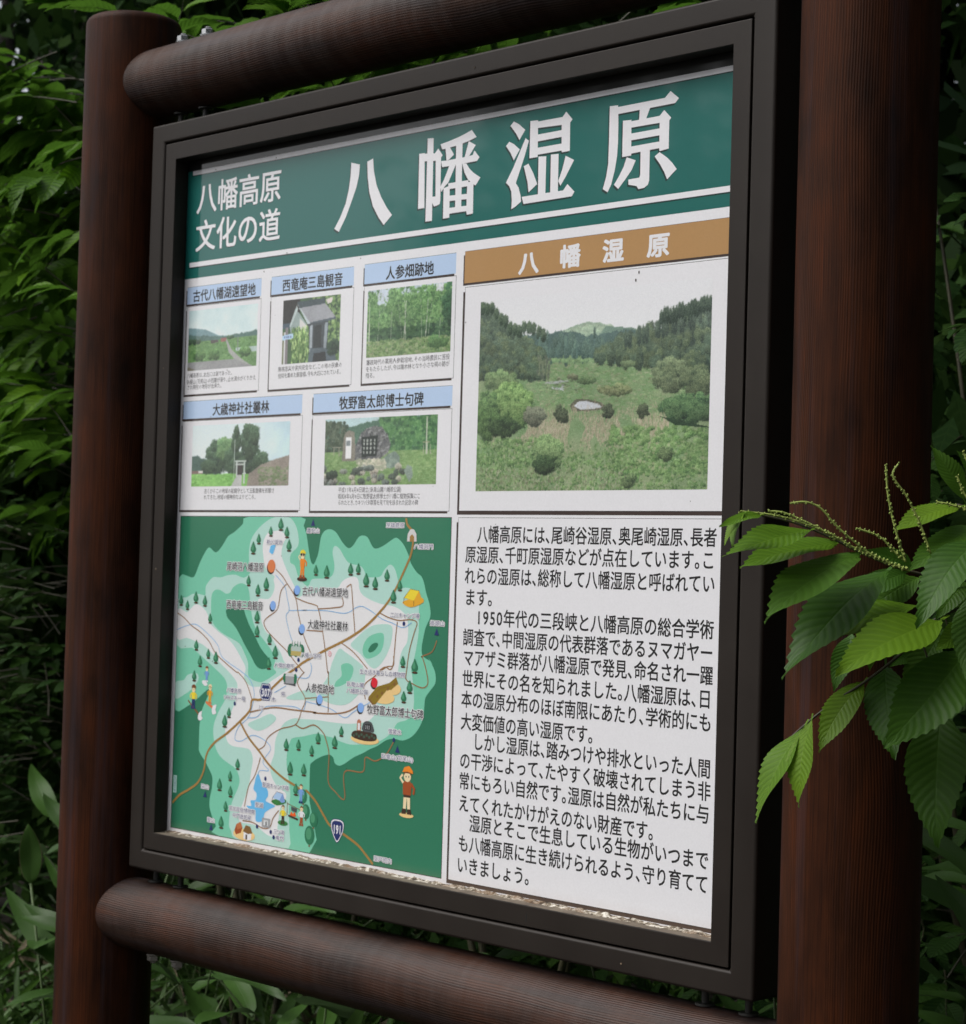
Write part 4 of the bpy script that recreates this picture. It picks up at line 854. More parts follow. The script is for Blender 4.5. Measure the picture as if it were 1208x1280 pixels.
def pic_grove(w, h):
    p = Pic(w, h, 11); p.grad((206, 220, 226), (222, 230, 232)); m = np.clip((p.xx - .6) * 2, 0, 1)[..., None]; p.a = p.a * (1 - m) + (np.array([182, 212, 222]) + (p.fbm(5)[..., None] - .5) * 50) * m
    p.under([(0, .50), (.06, .5), (.14, .56), (.3, .6)], (62, 96, 84), 10, .02); p.under([(.7, .7), (.78, .6), (.88, .6), (1, .66)], (96, 136, 118), 6)
    for x, y, rx, ry, c in ((.28, .52, .14, .3, 0), (.34, .38, .09, .2, 1), (.18, .68, .07, .13, 0), (.44, .6, .1, .24, 0), (.6, .58, .15, .26, 0), (.72, .6, .06, .14, 0), (.6, .32, .09, .28, 0), (.58, .12, .05, .12, 0), (.46, .28, .04, .18, 0), (.46, .12, .022, .09, 0), (.64, .2, .05, .16, 0)):
        d = ((30, 54, 42), (46, 76, 54), (72, 106, 72)) if c == 0 else ((60, 100, 60), (84, 132, 76), (112, 156, 96)); p.bush(x, y, rx, ry, *d, n=300, r=.012)
    p.under([(0, .80), (1, .80)], (112, 184, 76), 8); p.dabs(rr(0, .8, .5, 1), 300, [(120, 196, 80), (104, 176, 70), (132, 202, 92)], .01, .03, .3)
    p.poly([(.0, .74), (.12, .73), (.12, .79), (0, .79)], (120, 96, 88), 8); p.poly([(.07, .74), (.12, .74), (.12, .77), (.07, .77)], (210, 206, 204), 3)
    p.poly([(.6, .80), (.72, .66), (.86, .58), (1, .52), (1, 1), (.58, 1)], (134, 124, 112), 12, 24); p.dabs(rr(.7, .7, 1, .98), 260, [(112, 136, 86), (140, 132, 118), (96, 120, 76)], .008, .02, .4)
    p.poly([(.48, .81), (.53, .81), (.53, 1), (.42, 1)], (172, 174, 172), 6); p.poly([(.47, .62), (.535, .62), (.535, .81), (.47, .81)], (50, 46, 46), 8)
    for x0, x1, y0, y1 in ((.455, .57, .585, .61), (.462, .56, .64, .655), (.468, .48, .6, .84), (.545, .558, .6, .95), (.444, .452, .25, .88)): p.poly([(x0, y0), (x1, y0), (x1, y1), (x0, y1)], (176, 188, 182), 4)
    return p.grain(6)

def pic_stone(w, h):
    p = Pic(w, h, 13); p.grad((170, 204, 208), (170, 204, 208)); p.under([(0, .02), (.12, .1), (.24, .12), (.4, .06), (.55, 0), (1, 0)], (62, 104, 82), 12, .02)
    p.dabs(rr(.5, .0, 1, .5), 1200, [(48, 108, 54), (72, 134, 66), (94, 154, 80), (38, 88, 50), (60, 120, 60)], .008, .02, .7); p.dabs(rr(0, .04, .2, .5), 260, [(58, 78, 56), (78, 96, 72), (46, 66, 50)], .008, .02, .8)
    p.under([(0, .50), (1, .49)], (108, 150, 78), 10); p.dabs(rr(0, .5, 1, 1), 900, [(112, 156, 80), (96, 142, 70), (128, 164, 94)], .008, .02, .4)
    p.poly([(.17, .3), (.19, .2), (.22, .17), (.27, .2), (.29, .6), (.28, .64), (.16, .64)], (122, 118, 104), 14, 30); p.poly([(.19, .28), (.245, .28), (.245, .59), (.19, .59)], (222, 224, 226), 2); p.poly([(.2, .33), (.235, .33), (.235, .40), (.2, .40)], (110, 122, 126), 10)
    mon = [(.28, .62), (.28, .42), (.33, .22), (.38, .15), (.45, .12), (.52, .14), (.57, .26), (.60, .40), (.58, .52), (.50, .62)]
    p.poly(mon, (84, 88, 90), 40, 30); keep = p.a.copy(); mk = p.ins(mon)
    for k in range(60): p.clump(p.r.uniform(.28, .6), p.r.uniform(.12, .62), p.r.uniform(.012, .03), p.r.uniform(.02, .05), (44, 48, 48), (96, 100, 102), (150, 152, 152), 1.2)
    keep[mk] = p.a[mk]; p.a = keep
    p.poly([(.335, .28), (.485, .26), (.475, .57), (.34, .58)], (24, 36, 34), 4)
    for x in (.36, .39, .42, .455):
        for k in range(4): y = .31 + .06 * k; p.poly([(x - .008, y), (x + .008, y), (x + .006, y + .04), (x - .006, y + .04)], (150, 158, 152), 20)
    p.poly([(.50, .66), (.58, .54), (.64, .50), (.68, .58), (.68, .70), (.60, .76), (.55, .74)], (112, 136, 122), 34, 34)
    p.dabs(rr(.3, .62, .56, .78), 160, [(206, 202, 178), (178, 176, 150), (140, 150, 120)], .01, .02, .6)
    for k in range(46):
        x, y = p.r.uniform(0, .78), p.r.uniform(.72, .98)
        if x > .72: continue
        c = [(88, 104, 96), (130, 136, 128), (160, 156, 140), (62, 76, 68), (176, 168, 150)][p.r.randint(5)]; c = np.array(c); p.clump(x, y, p.r.uniform(.022, .045), p.r.uniform(.035, .06), c * .45, c, np.minimum(c * 1.25, 225), .35)
    p.poly([(.75, .7), (.79, .74), (.80, .88), (.77, .96), (.72, .8)], (124, 146, 130), 16); p.bush(.07, .83, .06, .09, (20, 34, 26), (36, 56, 42), (60, 84, 62), 100, .01)
    for x in (.905,): p.poly([(x, .02), (x + .008, .02), (x + .012, .56), (x - .004, .56)], (176, 184, 160), 6)
    for x in (.08, .13, .88, .94): p.poly([(x, .42), (x + .005, .42), (x + .008, .56), (x, .56)], (152, 150, 130), 4)
    p.poly([(.07, .415), (.15, .415), (.15, .43), (.07, .43)], (150, 148, 128), 4); p.poly([(.875, .38), (.94, .38), (.94, .395), (.875, .395)], (150, 138, 110), 4)
    return p.grain(6)

# ---- the printed map
def build_map(pan):
    p = Print(); X0, Y0, X1, Y1 = -560.8, -534.3, 70.8, -34.1
    p.rect(X0 - 1, Y0 - 1, X1 + 1, Y1 + 1, 'black', 1); p.rect(X0, Y0, X1, Y1, 'D', 2)
    k = 3.0
    for c, l in MAP_POLYS:
        q = smooth_closed(unpack(l), 3); q = [(min(max(x, X0), X1), min(max(y, Y0), Y1)) for x, y in q]
        p.poly(q, c, k); k += .35
    p.build('map_print', pan)
    p = Print(); k = 8.6
    for c, w, l in sorted(MAP_LINES, key=lambda t: 'BNT'.index(t[0])):
        q = smooth_closed(unpack(l), 6, False); q = [(min(max(x, X0), X1), min(max(y, Y0), Y1)) for x, y in q]
        p.line(q, w, c, k); k += .02
    p.build('map_roads', pan)
    p = Print()
    for i, (x, y) in enumerate(unpack(MAP_TREES)):
        s = .85 + .3 * ((i * 37) % 10) / 10
        p.ell(x + .5, y - 8.5 * s, 5.5 * s, 1.6, 'dkbrown', 9.2, 12); p.rect(x - 1, y - 8.4 * s, x + 1, y - 4 * s, 'trunk', 9.4)
        q = [(0, 9), (2.6, 5.5), (5.6, 0), (6, -3.5), (3.6, -6.4), (0, -7.2), (-3.6, -6.4), (-6, -3.5), (-5.6, 0), (-2.6, 5.5)]
        q = smooth_closed(q, 3); p.poly([(x + a * s, y + b * s) for a, b in q], 'tree', 9.6)
        p.poly([(x + a * s * .45 - 1.5, y + b * s * .6 + .6) for a, b in q], 'tree2', 9.8)
    for i, (x, y, s) in enumerate(((-231, -452, 1.4), (-224, -474, 1.5), (-206, -484, 1.5), (-214, -508, 1.9))):
        k = 9.3 + i * .2; p.rect(x - 1.5, y - 9 * s, x + 1.5, y, 'trunk', k); p.ell(x, y, 6 * s, 7.5 * s, 'tree', k + .06, 18); p.ell(x - 2, y + 2, 3.4 * s, 4.6 * s, 'tree2', k + .12, 14)
    p.build('map_trees', pan)['kind'] = 'stuff'
    p = Print()
    for c, r, (x, y) in MAP_MARKS:
        p.ell(x - 1.6, y - 2.4, r, r * 1.05, 'black', 9.8, 32); p.ell(x, y, r, r * 1.05, dict(o='orange', b='mblue', r='red')[c], 10.2, 32)
    for x, y in MAP_DOTS: p.ell(x, y, 2.9, 3.3, 'navy', 10.2, 16)
    for x, y in MAP_PEAKS: p.poly([(x, y + 5.4), (x - 4.8, y - 4.6), (x + 4.8, y - 4.6)], 'navy', 10.2)
    I = MAP_ICONS
    x, y = I['hex']
    for s, c, k in ((1.0, 'navy', 10.2), (.9, 'white', 10.4), (.82, 'navy', 10.6)):
        p.poly([(x + a * s, y + b * s) for a, b in ((-15.5, 0), (-9.5, 13), (9.5, 13), (15.5, 0), (9.5, -13), (-9.5, -13))], c, k)
    text(p, '307', x - 9.5, x + 10, y - .3, 16.5, 'white', 11, .035)
    x, y = I['shield']; sh = smooth_closed([(0, 16), (-9, 15), (-14, 10.5), (-12.5, 0), (-7, -10), (0, -17), (7, -10), (12.5, 0), (14, 10.5), (9, 15)], 4)
    for s, c, k in ((1.06, 'navy', 10.2), (1.0, 'white', 10.4), (.88, 'navy', 10.6)): p.poly([(x + a * s, y + b * s) for a, b in sh], c, k)
    text(p, '191', x - 9.3, x + 9.3, y + 2, 17.5, 'white', 11, .035)
    x, y = I['tunnel']; p.poly([(x - 10, y - 9), (x - 9, y + 2), (x - 4, y + 8), (x, y + 9), (x + 4, y + 8), (x + 9, y + 2), (x + 10, y - 9)], ink(196, 196, 196), 10.2); p.poly([(x - 4.5, y - 9), (x - 4.5, y - 2), (x, y + 1.5), (x + 4.5, y - 2), (x + 4.5, y - 9)], 'T', 10.4)
    for key, ca, cb in (('tent', 'yellow', 'gold'), ('btent', ink(160, 190, 226), ink(120, 152, 204))):
        x, y = I[key]; s = 1.0 if key == 'tent' else .8
        q = lambda *l: [(x + a * s, y + b * s) for a, b in l]
        p.poly(smooth_closed(q((-22, -9), (-4, -15), (22, -7), (16, 0), (-10, -4)), 3), 'gold' if s == 1 else 'green', 10.0); p.poly(q((-19, -2), (-6, 11), (12, 9), (2, -5)), ca, 10.3); p.poly(q((12, 9), (20, -6), (10, -9), (2, -5)), cb, 10.5)
        p.line(q((-19, -2), (-19, -10)), .8, 'dkbrown', 10.6); p.line(q((2, -5), (2, -13)), .8, 'dkbrown', 10.6); p.line(q((-19, -2), (-6, 11), (12, 9)), .6, 'hair', 10.7)
    x, y = I['monument']; q = lambda *l: [(x + a, y + b) for a, b in l]
    p.ell(x + 2, y - 12, 31, 7, 'sand', 10.0, 28); p.poly(smooth_closed(q((-26, -10), (-24, -2), (-10, 0), (18, -1), (27, -4), (25, -12), (0, -14)), 3), 'dkbrown', 10.2)
    for i in range(9): p.ell(x - 22 + i * 5.6, y - 8 + (i % 2) * 2.6, 2.6, 2.2, ink(60, 84, 70), 10.35, 8)
    p.poly(q((-16, 0), (-16, 14), (-12, 17), (-7, 14), (-7, 0)), ink(170, 110, 84), 10.4); p.poly(q((-14, 1), (-14, 11), (-9, 11), (-9, 1)), 'white', 10.5); p.poly(smooth_closed(q((-3, 0), (-3, 10), (4, 15), (15, 14), (20, 7), (20, 0)), 3), 'dgrey', 10.4); p.poly(q((1, 2), (1, 10), (14, 11), (15, 2)), 'black', 10.6)
    for i in range(3): p.rect(x + 3 + 3.6 * i, y + 3, x + 4.4 + 3.6 * i, y + 9, 'grey', 10.8)
    x, y = I['museum']; q = lambda *l: [(x + a, y + b) for a, b in l]
    p.ell(x - 2, y - 8, 24, 9, 'sand', 10.0, 24); p.ell(x + 18, y + 6, 17, 9, 'sand', 10.05, 24); p.poly(q((-34, -9), (-16, 7), (10, 14), (24, 23), (29, 14), (14, 4), (6, 4), (-20, -20)), 'olive', 10.3); p.poly(q((-34, -9), (-20, -20), (-20, -23), (-35, -13)), 'thatch', 10.4); p.line(q((-30, -12), (-10, 5), (12, 9), (26, 18)), 1.0, 'thatch', 10.5)
    for dx in (-18, -8, 4, 18): p.poly(q((dx, dx * .55 + 2), (dx + 3, dx * .55 + 6), (dx + 6, dx * .55 + 4), (dx + 4, dx * .55)), 'thatch', 10.6)
    x, y = I['school']
    for dx in (-13, 0, 13): p.ell(x + dx, y - 2, 7, 10, 'tree', 10.1, 14)
    p.rect(x - 12, y - 10, x + 13, y + 2, ink(176, 160, 96), 10.3); p.rect(x - 11, y - 3, x + 12, y + 6, ink(170, 186, 180), 10.4)
    for dx in (-9, -3, 4, 10): p.poly([(x + dx - 1.5, y + 4), (x + dx, y + 13), (x + dx + 1.5, y + 4)], 'tree', 10.6)
    x, y = I['clinic']; p.ell(x - 13, y, 4, 7, 'tree', 10.2, 12); p.ell(x + 12, y, 4, 8, 'tree', 10.2, 12); p.poly([(x - 15, y - 9), (x + 14, y - 11), (x + 12, y - 7), (x - 12, y - 5)], 'dgrey', 10.2); p.rect(x - 11, y - 8, x + 9, y + 4, 'grey', 10.4); p.poly([(x - 12, y + 3), (x - 8, y + 8), (x + 7, y + 8), (x + 10, y + 3)], ink(196, 198, 200), 10.5)
    x, y = I['gallery']; p.rect(x - 10, y - 8, x + 10, y + 6, 'grey', 10.3); p.rect(x - 6, y - 5, x + 5, y + 3, ink(200, 202, 204), 10.5); p.rect(x - 1, y - 5, x + 2, y + 1, 'dgrey', 10.6)
    x, y = I['houses']; q = lambda *l: [(x + a, y + b) for a, b in l]
    p.ell(x, y - 8, 27, 9, 'sand', 10.0, 24); p.poly(q((-24, -4), (-20, 6), (-9, 11), (-4, 2), (-8, -6), (-20, -10)), 'rust', 10.3); p.poly(q((-20, 6), (-9, 11), (-4, 2), (-17, -2)), ink(176, 104, 62), 10.4)
    p.poly(q((-1, -14), (-1, 0), (10, 4), (18, -2), (18, -14), (8, -16)), 'white', 10.3); p.poly(q((-3, -3), (4, 7), (15, 6), (21, -4), (10, -6)), 'thatch', 10.5); p.rect(x + 4, y - 15, x + 8, y - 7, 'dkbrown', 10.6)
    x, y = I['post']; p.ell(x, y, 3.6, 4, 'red', 10.2, 16); p.ell(x, y, 2.8, 3.2, 'white', 10.4, 16); p.rect(x - .5, y - 2, x + .5, y + 1, 'red', 10.6); p.rect(x - 1.8, y + .6, x + 1.8, y + 1.4, 'red', 10.6)
    # small plain figures
    def fig(x, y, s, top, leg, hat, boots='dkbrown', arm=0):
        q = lambda *l: [(x + a * s, y + b * s) for a, b in l]
        p.poly(q((-4, 2), (-4.5, -12), (-1, -12), (0, -1), (1, -12), (4.5, -12), (4, 2)), leg, 10.3); p.poly(q((-5.5, -11), (-6.5, -15.5), (-.5, -15.5), (-.5, -11)), boots, 10.4); p.poly(q((1, -11), (.5, -15.5), (6.5, -15.5), (5, -11)), boots, 10.4)
        p.poly(q((-5, 1), (-5.5, 11), (-3, 13), (3, 13), (5.5, 11), (5, 1)), top, 10.5)
        p.line(q((-5, 11), (-9, 7 + arm * 8), (-5 - 1, 14 + arm * 4) if arm else (-8, 2)), 2.4 * s, top if arm < 1 else 'skin', 10.6); p.line(q((5, 11), (9, 7), (8, 2)), 2.4 * s, top, 10.6)
        p.ell(x, y + 17 * s, 4.6 * s, 4.9 * s, 'skin', 10.7, 16); p.poly(q((-5, 17), (-4.5, 21), (0, 23.5), (4.5, 21), (5, 17), (2.5, 19.5), (-2.5, 19.5)), 'hair', 10.8)
        for dx in (-1.7, 1.7): p.ell(x + dx * s, y + 16.6 * s, .6 * s, .8 * s, 'eye', 10.9, 8)
        if hat: p.poly(q((-6.5, 20), (-4, 24.5), (2, 26), (6.5, 22), (7, 19.5), (0, 21)), hat, 11.0)
    x, y = I['lookout']; p.ell(x, y - 21.5, 12, 3.6, 'dkbrown', 10.0, 20); fig(x, y - 4, 1.05, 'suit', 'suit', 'yellow', 'rust', 1)
    p.ell(x - 2.6, y + 15, 2, 2, 'black', 11.2, 10); p.ell(x + 2.4, y + 15, 2, 2, 'black', 11.2, 10)
    x, y = I['hiker']; p.ell(x, y - 33, 15, 3.6, 'sand', 10.0, 20); fig(x, y - 6, 1.65, 'rust', 'skin', 'suit', 'dkbrown', 1); p.rect(x - 7, y - 8, x + 7, y - 1, 'dkbrown', 10.45)
    x, y = I['skier1']; p.line([(x - 14, y - 6), (x + 18, y - 28)], 3, 'trunk', 10.1); p.poly(smooth_closed([(x + 16, y - 24), (x + 24, y - 20), (x + 22, y - 28), (x + 26, y - 32), (x + 18, y - 36), (x + 13, y - 32)], 2), 'white', 10.2); fig(x, y - 4, .95, 'yellow', 'navy', 'hair', 'navy')
    x, y = I['skier2']; p.line([(x - 10, y - 9), (x + 12, y - 19)], 4.4, 'orange', 10.1); p.poly(smooth_closed([(x + 9, y - 14), (x + 18, y - 12), (x + 15, y - 20), (x + 18, y - 25), (x + 9, y - 28), (x + 6, y - 22)], 2), 'white', 10.2); fig(x, y, .75, 'gold', 'gold', 'skin', 'orange')
    x, y = I['skier3']; p.poly(smooth_closed([(x - 12, y - 12), (x - 6, y - 9), (x + 3, y - 15), (x - 4, y - 18)], 3), 'white', 10.1); fig(x, y - 2, .62, 'jean', 'jean', 'hair', 'white')
    x, y = I['cook1']; p.ell(x, y - 10, 12, 4, 'green', 10.0, 16); fig(x, y, .75, 'yellow', 'dkbrown', None)
    x, y = I['cook2']; fig(x, y, .75, 'jean', 'jean', None, 'navy')
    x, y = I['cook3']; fig(x, y, .78, 'white', 'rust', None, 'rust')
    x, y = I['fire']; p.line([(x - 14, y + 14), (x - 14, y - 6)], 1, 'trunk', 10.2); p.line([(x + 20, y + 6), (x + 20, y - 14)], 1, 'trunk', 10.2); p.line([(x - 15, y + 12), (x + 22, y + 4)], 1, 'trunk', 10.2); p.poly([(x - 5, y + 8), (x - 4, y + 2), (x + 8, y), (x + 9, y + 6)], 'dgrey', 10.6)
    p.poly([(x - 8, y - 6), (x - 4, y + 1), (x, y - 3), (x + 4, y + 1), (x + 8, y - 6)], 'fire', 10.5); p.line([(x - 11, y - 6), (x + 12, y - 10)], 3, 'dkbrown', 10.6)
    p.build('map_symbols', pan)['kind'] = 'stuff'
    p = Print(); X, Y = I['vert']
    for i, ch in enumerate('至益田市'):
        V, F = glyph(ch, 1)
        p.glyphs([(X - 3.6 + v[0] * 7, Y + 9 - i * 6.6 + (v[1] - .38) * 6.8) for v in V], F, 'n', 12)
    p.rect(X - 4.4, Y - 14.5, X + 4.2, Y + 13, 'P', 11.5)
    for c, t, x0, x1, y in MAP_LABELS:
        h = 14.8 if c == 'K' else 7.6
        text(p, t, x0, x1, y, h, 'W', 11.4, .07 if c == 'K' else .12, 1); text(p, t, x0, x1, y, h, c, 13.2, .012 if c == 'K' else 0, 2)
    p.build('map_lettering', pan)
build_panel()

# ---------------------------------------------------------------- plants
def norm(v): v = np.asarray(v, float); return v / (np.linalg.norm(v) + 1e-12)
def tube(V, F, pts, radii, n=6):
    b = len(V); pts = [np.asarray(p, float) for p in pts]; up = np.array([.3, .2, .93])
    for i, p in enumerate(pts):
        t = norm(pts[min(i + 1, len(pts) - 1)] - pts[max(i - 1, 0)]); a = np.cross(t, up)
        a = norm(a) if np.linalg.norm(a) > 1e-3 else np.array([1., 0, 0]); c = np.cross(t, a); r = radii[i] if hasattr(radii, '__len__') else radii
        for s in range(n):
            q = 2 * math.pi * s / n; V.append(tuple(p + r * (math.cos(q) * a + math.sin(q) * c)))
    for i in range(len(pts) - 1):
        for s in range(n): F.append((b + i * n + s, b + i * n + (s + 1) % n, b + (i + 1) * n + (s + 1) % n, b + (i + 1) * n + s))
    F.append(tuple(b + (len(pts) - 1) * n + s for s in range(n)))

def leaf_mesh(name, mat, wr=.4, ns=12, na=4, droop=.25, fold=.2, serr=.0, seed=0, curl=0, peak=.45, tip=1.6, petiole=.08, corr=0.0, nv=15, sweep=0.0):
    rnd = random.Random(seed); V = []; F = []; UV = []
    for i in range(ns + 1):
        t = i / ns; prof = (t ** (peak / (1 - peak)) if t > 0 else 0)
        be = tip * .55; al = be * peak / (1 - peak); tt = min(.9999, max(1e-4, t)); wv = (tt / peak) ** al * ((1 - tt) / (1 - peak)) ** be
        w = max(.002, wr / 2 * wv)
        if serr and 0 < i < ns: w += serr * (1 if i % 2 else -.4) * (.25 + wv) * rnd.uniform(.6, 1.3)
        for j in range(-na, na + 1):
            s = j / na; y = w * s
            z = -droop * t * t + fold * abs(y) + .02 * math.sin(t * 9 + seed) * s + curl * s * s * w
            z += corr * math.cos(2 * math.pi * nv * (t - .16 * abs(s))) * min(1, abs(s) * 3) * wv
            x = t + (.025 * (1 if i % 2 else 0) if serr and abs(j) == na else 0)
            V.append((x, y + .03 * math.sin(t * 3 + seed * 2) * t + sweep * t * t, z)); UV.append((t, .5 + s / 2))
    m = 2 * na + 1
    for i in range(ns):
        for j in range(m - 1): F.append((i * m + j, (i + 1) * m + j, (i + 1) * m + j + 1, i * m + j + 1))
    if petiole:
        b = len(V); w = .012
        V += [(-petiole, -w, .02), (-petiole, w, .02), (.01, w, .002), (.01, -w, .002)]; UV += [(0, .5)] * 4; F.append((b, b + 3, b + 2, b + 1))
    me = bpy.data.meshes.new(name); me.from_pydata(V, [], F); me.materials.append(mat)
    uvl = me.uv_layers.new(name='UVMap'); idx = np.zeros(len(me.loops), int); me.loops.foreach_get('vertex_index', idx); uvl.data.foreach_set('uv', np.array(UV)[idx].ravel())
    me.polygons.foreach_set('use_smooth', [True] * len(me.polygons)); me.update(); return me

def frame_mat(pos, d, up, s, ws=1.0):
    x = norm(d); z = np.asarray(up, float); z = z - x * (z @ x); z = norm(z); y = np.cross(z, x); return np.column_stack([x * s, y * s * ws, z * s, pos])

def pix(p):
    c = RC @ (np.asarray(p) - CAMP); return (FPX * c[0] / c[2] + 604, FPX * c[1] / c[2] + 640, c[2]) if c[2] > .1 else (-9e3, -9e3, -1)
def in_view(p):
    u, v, d = pix(p)
    if d < 0 or not (-45 < u < 1253 and -45 < v < 1325): return False
    if u < 118 - v * .03 or u > 1130 or v < 70 - (u - 190) * .2: return True
    return v > 1180 + (u - 180) * .24 and u < 1000 or (v < 175 - (u - 190) * .215 and u < 980 and v > 130 - (u - 190) * .215) or (1100 < v - (u - 190) * .22 < 1140)

def joined(name, mats, leaves, meshes, parent):
    """every leaf of the list in one mesh"""
    dat = {}
    for i, m in enumerate(meshes):
        v = np.zeros(len(m.vertices) * 3); m.vertices.foreach_get('co', v); lp = np.zeros(len(m.loops), int); m.loops.foreach_get('vertex_index', lp)
        tot = np.zeros(len(m.polygons), int); m.polygons.foreach_get('loop_total', tot); uv = np.zeros(len(m.loops) * 2); m.uv_layers[0].data.foreach_get('uv', uv)
        dat[i] = (v.reshape(-1, 3), lp, tot, uv)
    Vs, Ls, Ts, Us, MI = [], [], [], [], []; off = 0
    for mi in range(len(meshes)):
        A = [l[0] for l in leaves if l[1] == mi]
        if not A: continue
        A = np.array(A); v, lp, tot, uv = dat[mi]; n = len(A)
        Vs.append((np.einsum('nij,vj->nvi', A[:, :, :3], v) + A[:, None, :, 3]).reshape(-1, 3))
        Ls.append((lp[None] + (np.arange(n) * len(v))[:, None]).ravel() + off); Ts.append(np.tile(tot, n)); Us.append(np.tile(uv, n)); off += n * len(v)
        MI.append(np.full(n * len(tot), mats.index(meshes[mi].materials[0])))
    if not Vs: return None
    V = np.concatenate(Vs); L = np.concatenate(Ls); T = np.concatenate(Ts); U = np.concatenate(Us)
    me = bpy.data.meshes.new(name); me.vertices.add(len(V)); me.vertices.foreach_set('co', V.ravel()); me.loops.add(len(L)); me.loops.foreach_set('vertex_index', L)
    me.polygons.add(len(T)); me.polygons.foreach_set('loop_start', np.concatenate([[0], np.cumsum(T)[:-1]])); me.polygons.foreach_set('material_index', np.concatenate(MI))
    for m in mats: me.materials.append(m)
    me.update(calc_edges=True); me.uv_layers.new(name='UVMap').data.foreach_set('uv', U); me.polygons.foreach_set('use_smooth', [True] * len(T))
    o = bpy.data.objects.new(name, me); link(o, parent); o['kind'] = 'stuff'; return o

def to_mat(A, base):
    m = Matrix.Identity(4)
    for i in range(3):
        for j in range(4): m[i][j] = A[i][j]
        m[i][3] -= base[i]
    return m

def place(thing, leaves, meshes, limit=290, keep=1.0, partname='leaf', seed=1, restname='foliage'):
    """the leaves that show become parts, the others one mesh of foliage"""
    rnd = random.Random(seed); base = np.array(thing.location)
    vis = sorted((l for l in leaves if in_view(l[0][:, 3])), key=lambda l: pix(l[0][:, 3])[2] - 8 * np.linalg.norm(l[0][:, 0]))
    near = vis[:limit]; ids = set(id(l) for l in near); rest = [l for l in leaves if id(l) not in ids and (rnd.random() < keep or in_view(l[0][:, 3]))]
    for A, mi in near:
        o = bpy.data.objects.new(partname, meshes[mi]); COL.objects.link(o); o.parent = thing; o.matrix_local = to_mat(A, base)
    if rest:
        mats = []
        for m in meshes:
            if m.materials[0] not in mats: mats.append(m.materials[0])
        R = [(np.column_stack([A[:, :3], A[:, 3] - base]), mi) for A, mi in rest]
        joined(restname, mats, R, meshes, thing)

def stems_obj(name, thing, V, F, mat, kind=None):
    b = np.array(thing.location); o = pydata(name, [tuple(np.array(v) - b) for v in V], F, mat, thing, smooth=True)
    if kind: o['kind'] = kind
    return o

SHRUB = [leaf_mesh('leaf', L_SHRUB, .40, 10, 2, .35, .28, .010, s, peak=.42) for s in (1, 2)] + [leaf_mesh('leaf', L_SHRUB, .46, 10, 2, .15, .15, .010, 3), leaf_mesh('leaf', L_SHRUB, .36, 10, 2, .55, .35, .010, 4, peak=.4)]
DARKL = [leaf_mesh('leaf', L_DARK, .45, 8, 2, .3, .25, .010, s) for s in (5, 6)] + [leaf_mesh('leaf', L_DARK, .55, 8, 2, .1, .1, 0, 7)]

def shoot(rnd, p, d, L, lf, meshn, leaves, V, F, gap=.028, grav=.5, r=.0022, off=0, flat=.75):
    """one leafy shoot"""
    pts = [np.array(p, float)]; d = norm(d); n = max(4, int(L / gap)); side = norm(np.cross(d, (0, 0, 1)))
    for i in range(n):
        d = norm(d + np.array([rnd.gauss(0, .04), rnd.gauss(0, .04), -grav * gap * 1.2])); pts.append(pts[-1] + d * gap)
        t = i / n; sg = 1 if (i + off) % 2 else -1; side = norm(np.cross(d, (0, 0, 1)))
        if t < .12: continue
        ld = norm(side * sg * (1 - .6 * t) * .8 + d * (.35 + .75 * t) + np.array([rnd.gauss(0, .12), rnd.gauss(0, .12), rnd.uniform(-.35, .12)]))
        nz = norm(np.array([rnd.gauss(0, .35), rnd.gauss(0, .35), flat + .3])); s = lf * (.62 + .5 * math.sin(math.pi * min(1, t * .8 + .15))) * rnd.uniform(.8, 1.15)
        leaves.append((frame_mat(pts[-1] + ld * s * .07, ld, nz, s), rnd.randrange(meshn) + off * 0))
    leaves.append((frame_mat(pts[-1], d, (0, 0, 1), lf * .8), rnd.randrange(meshn)))
    tube(V, F, pts, [r * (1 - .7 * k / n) for k in range(n + 1)], 5)

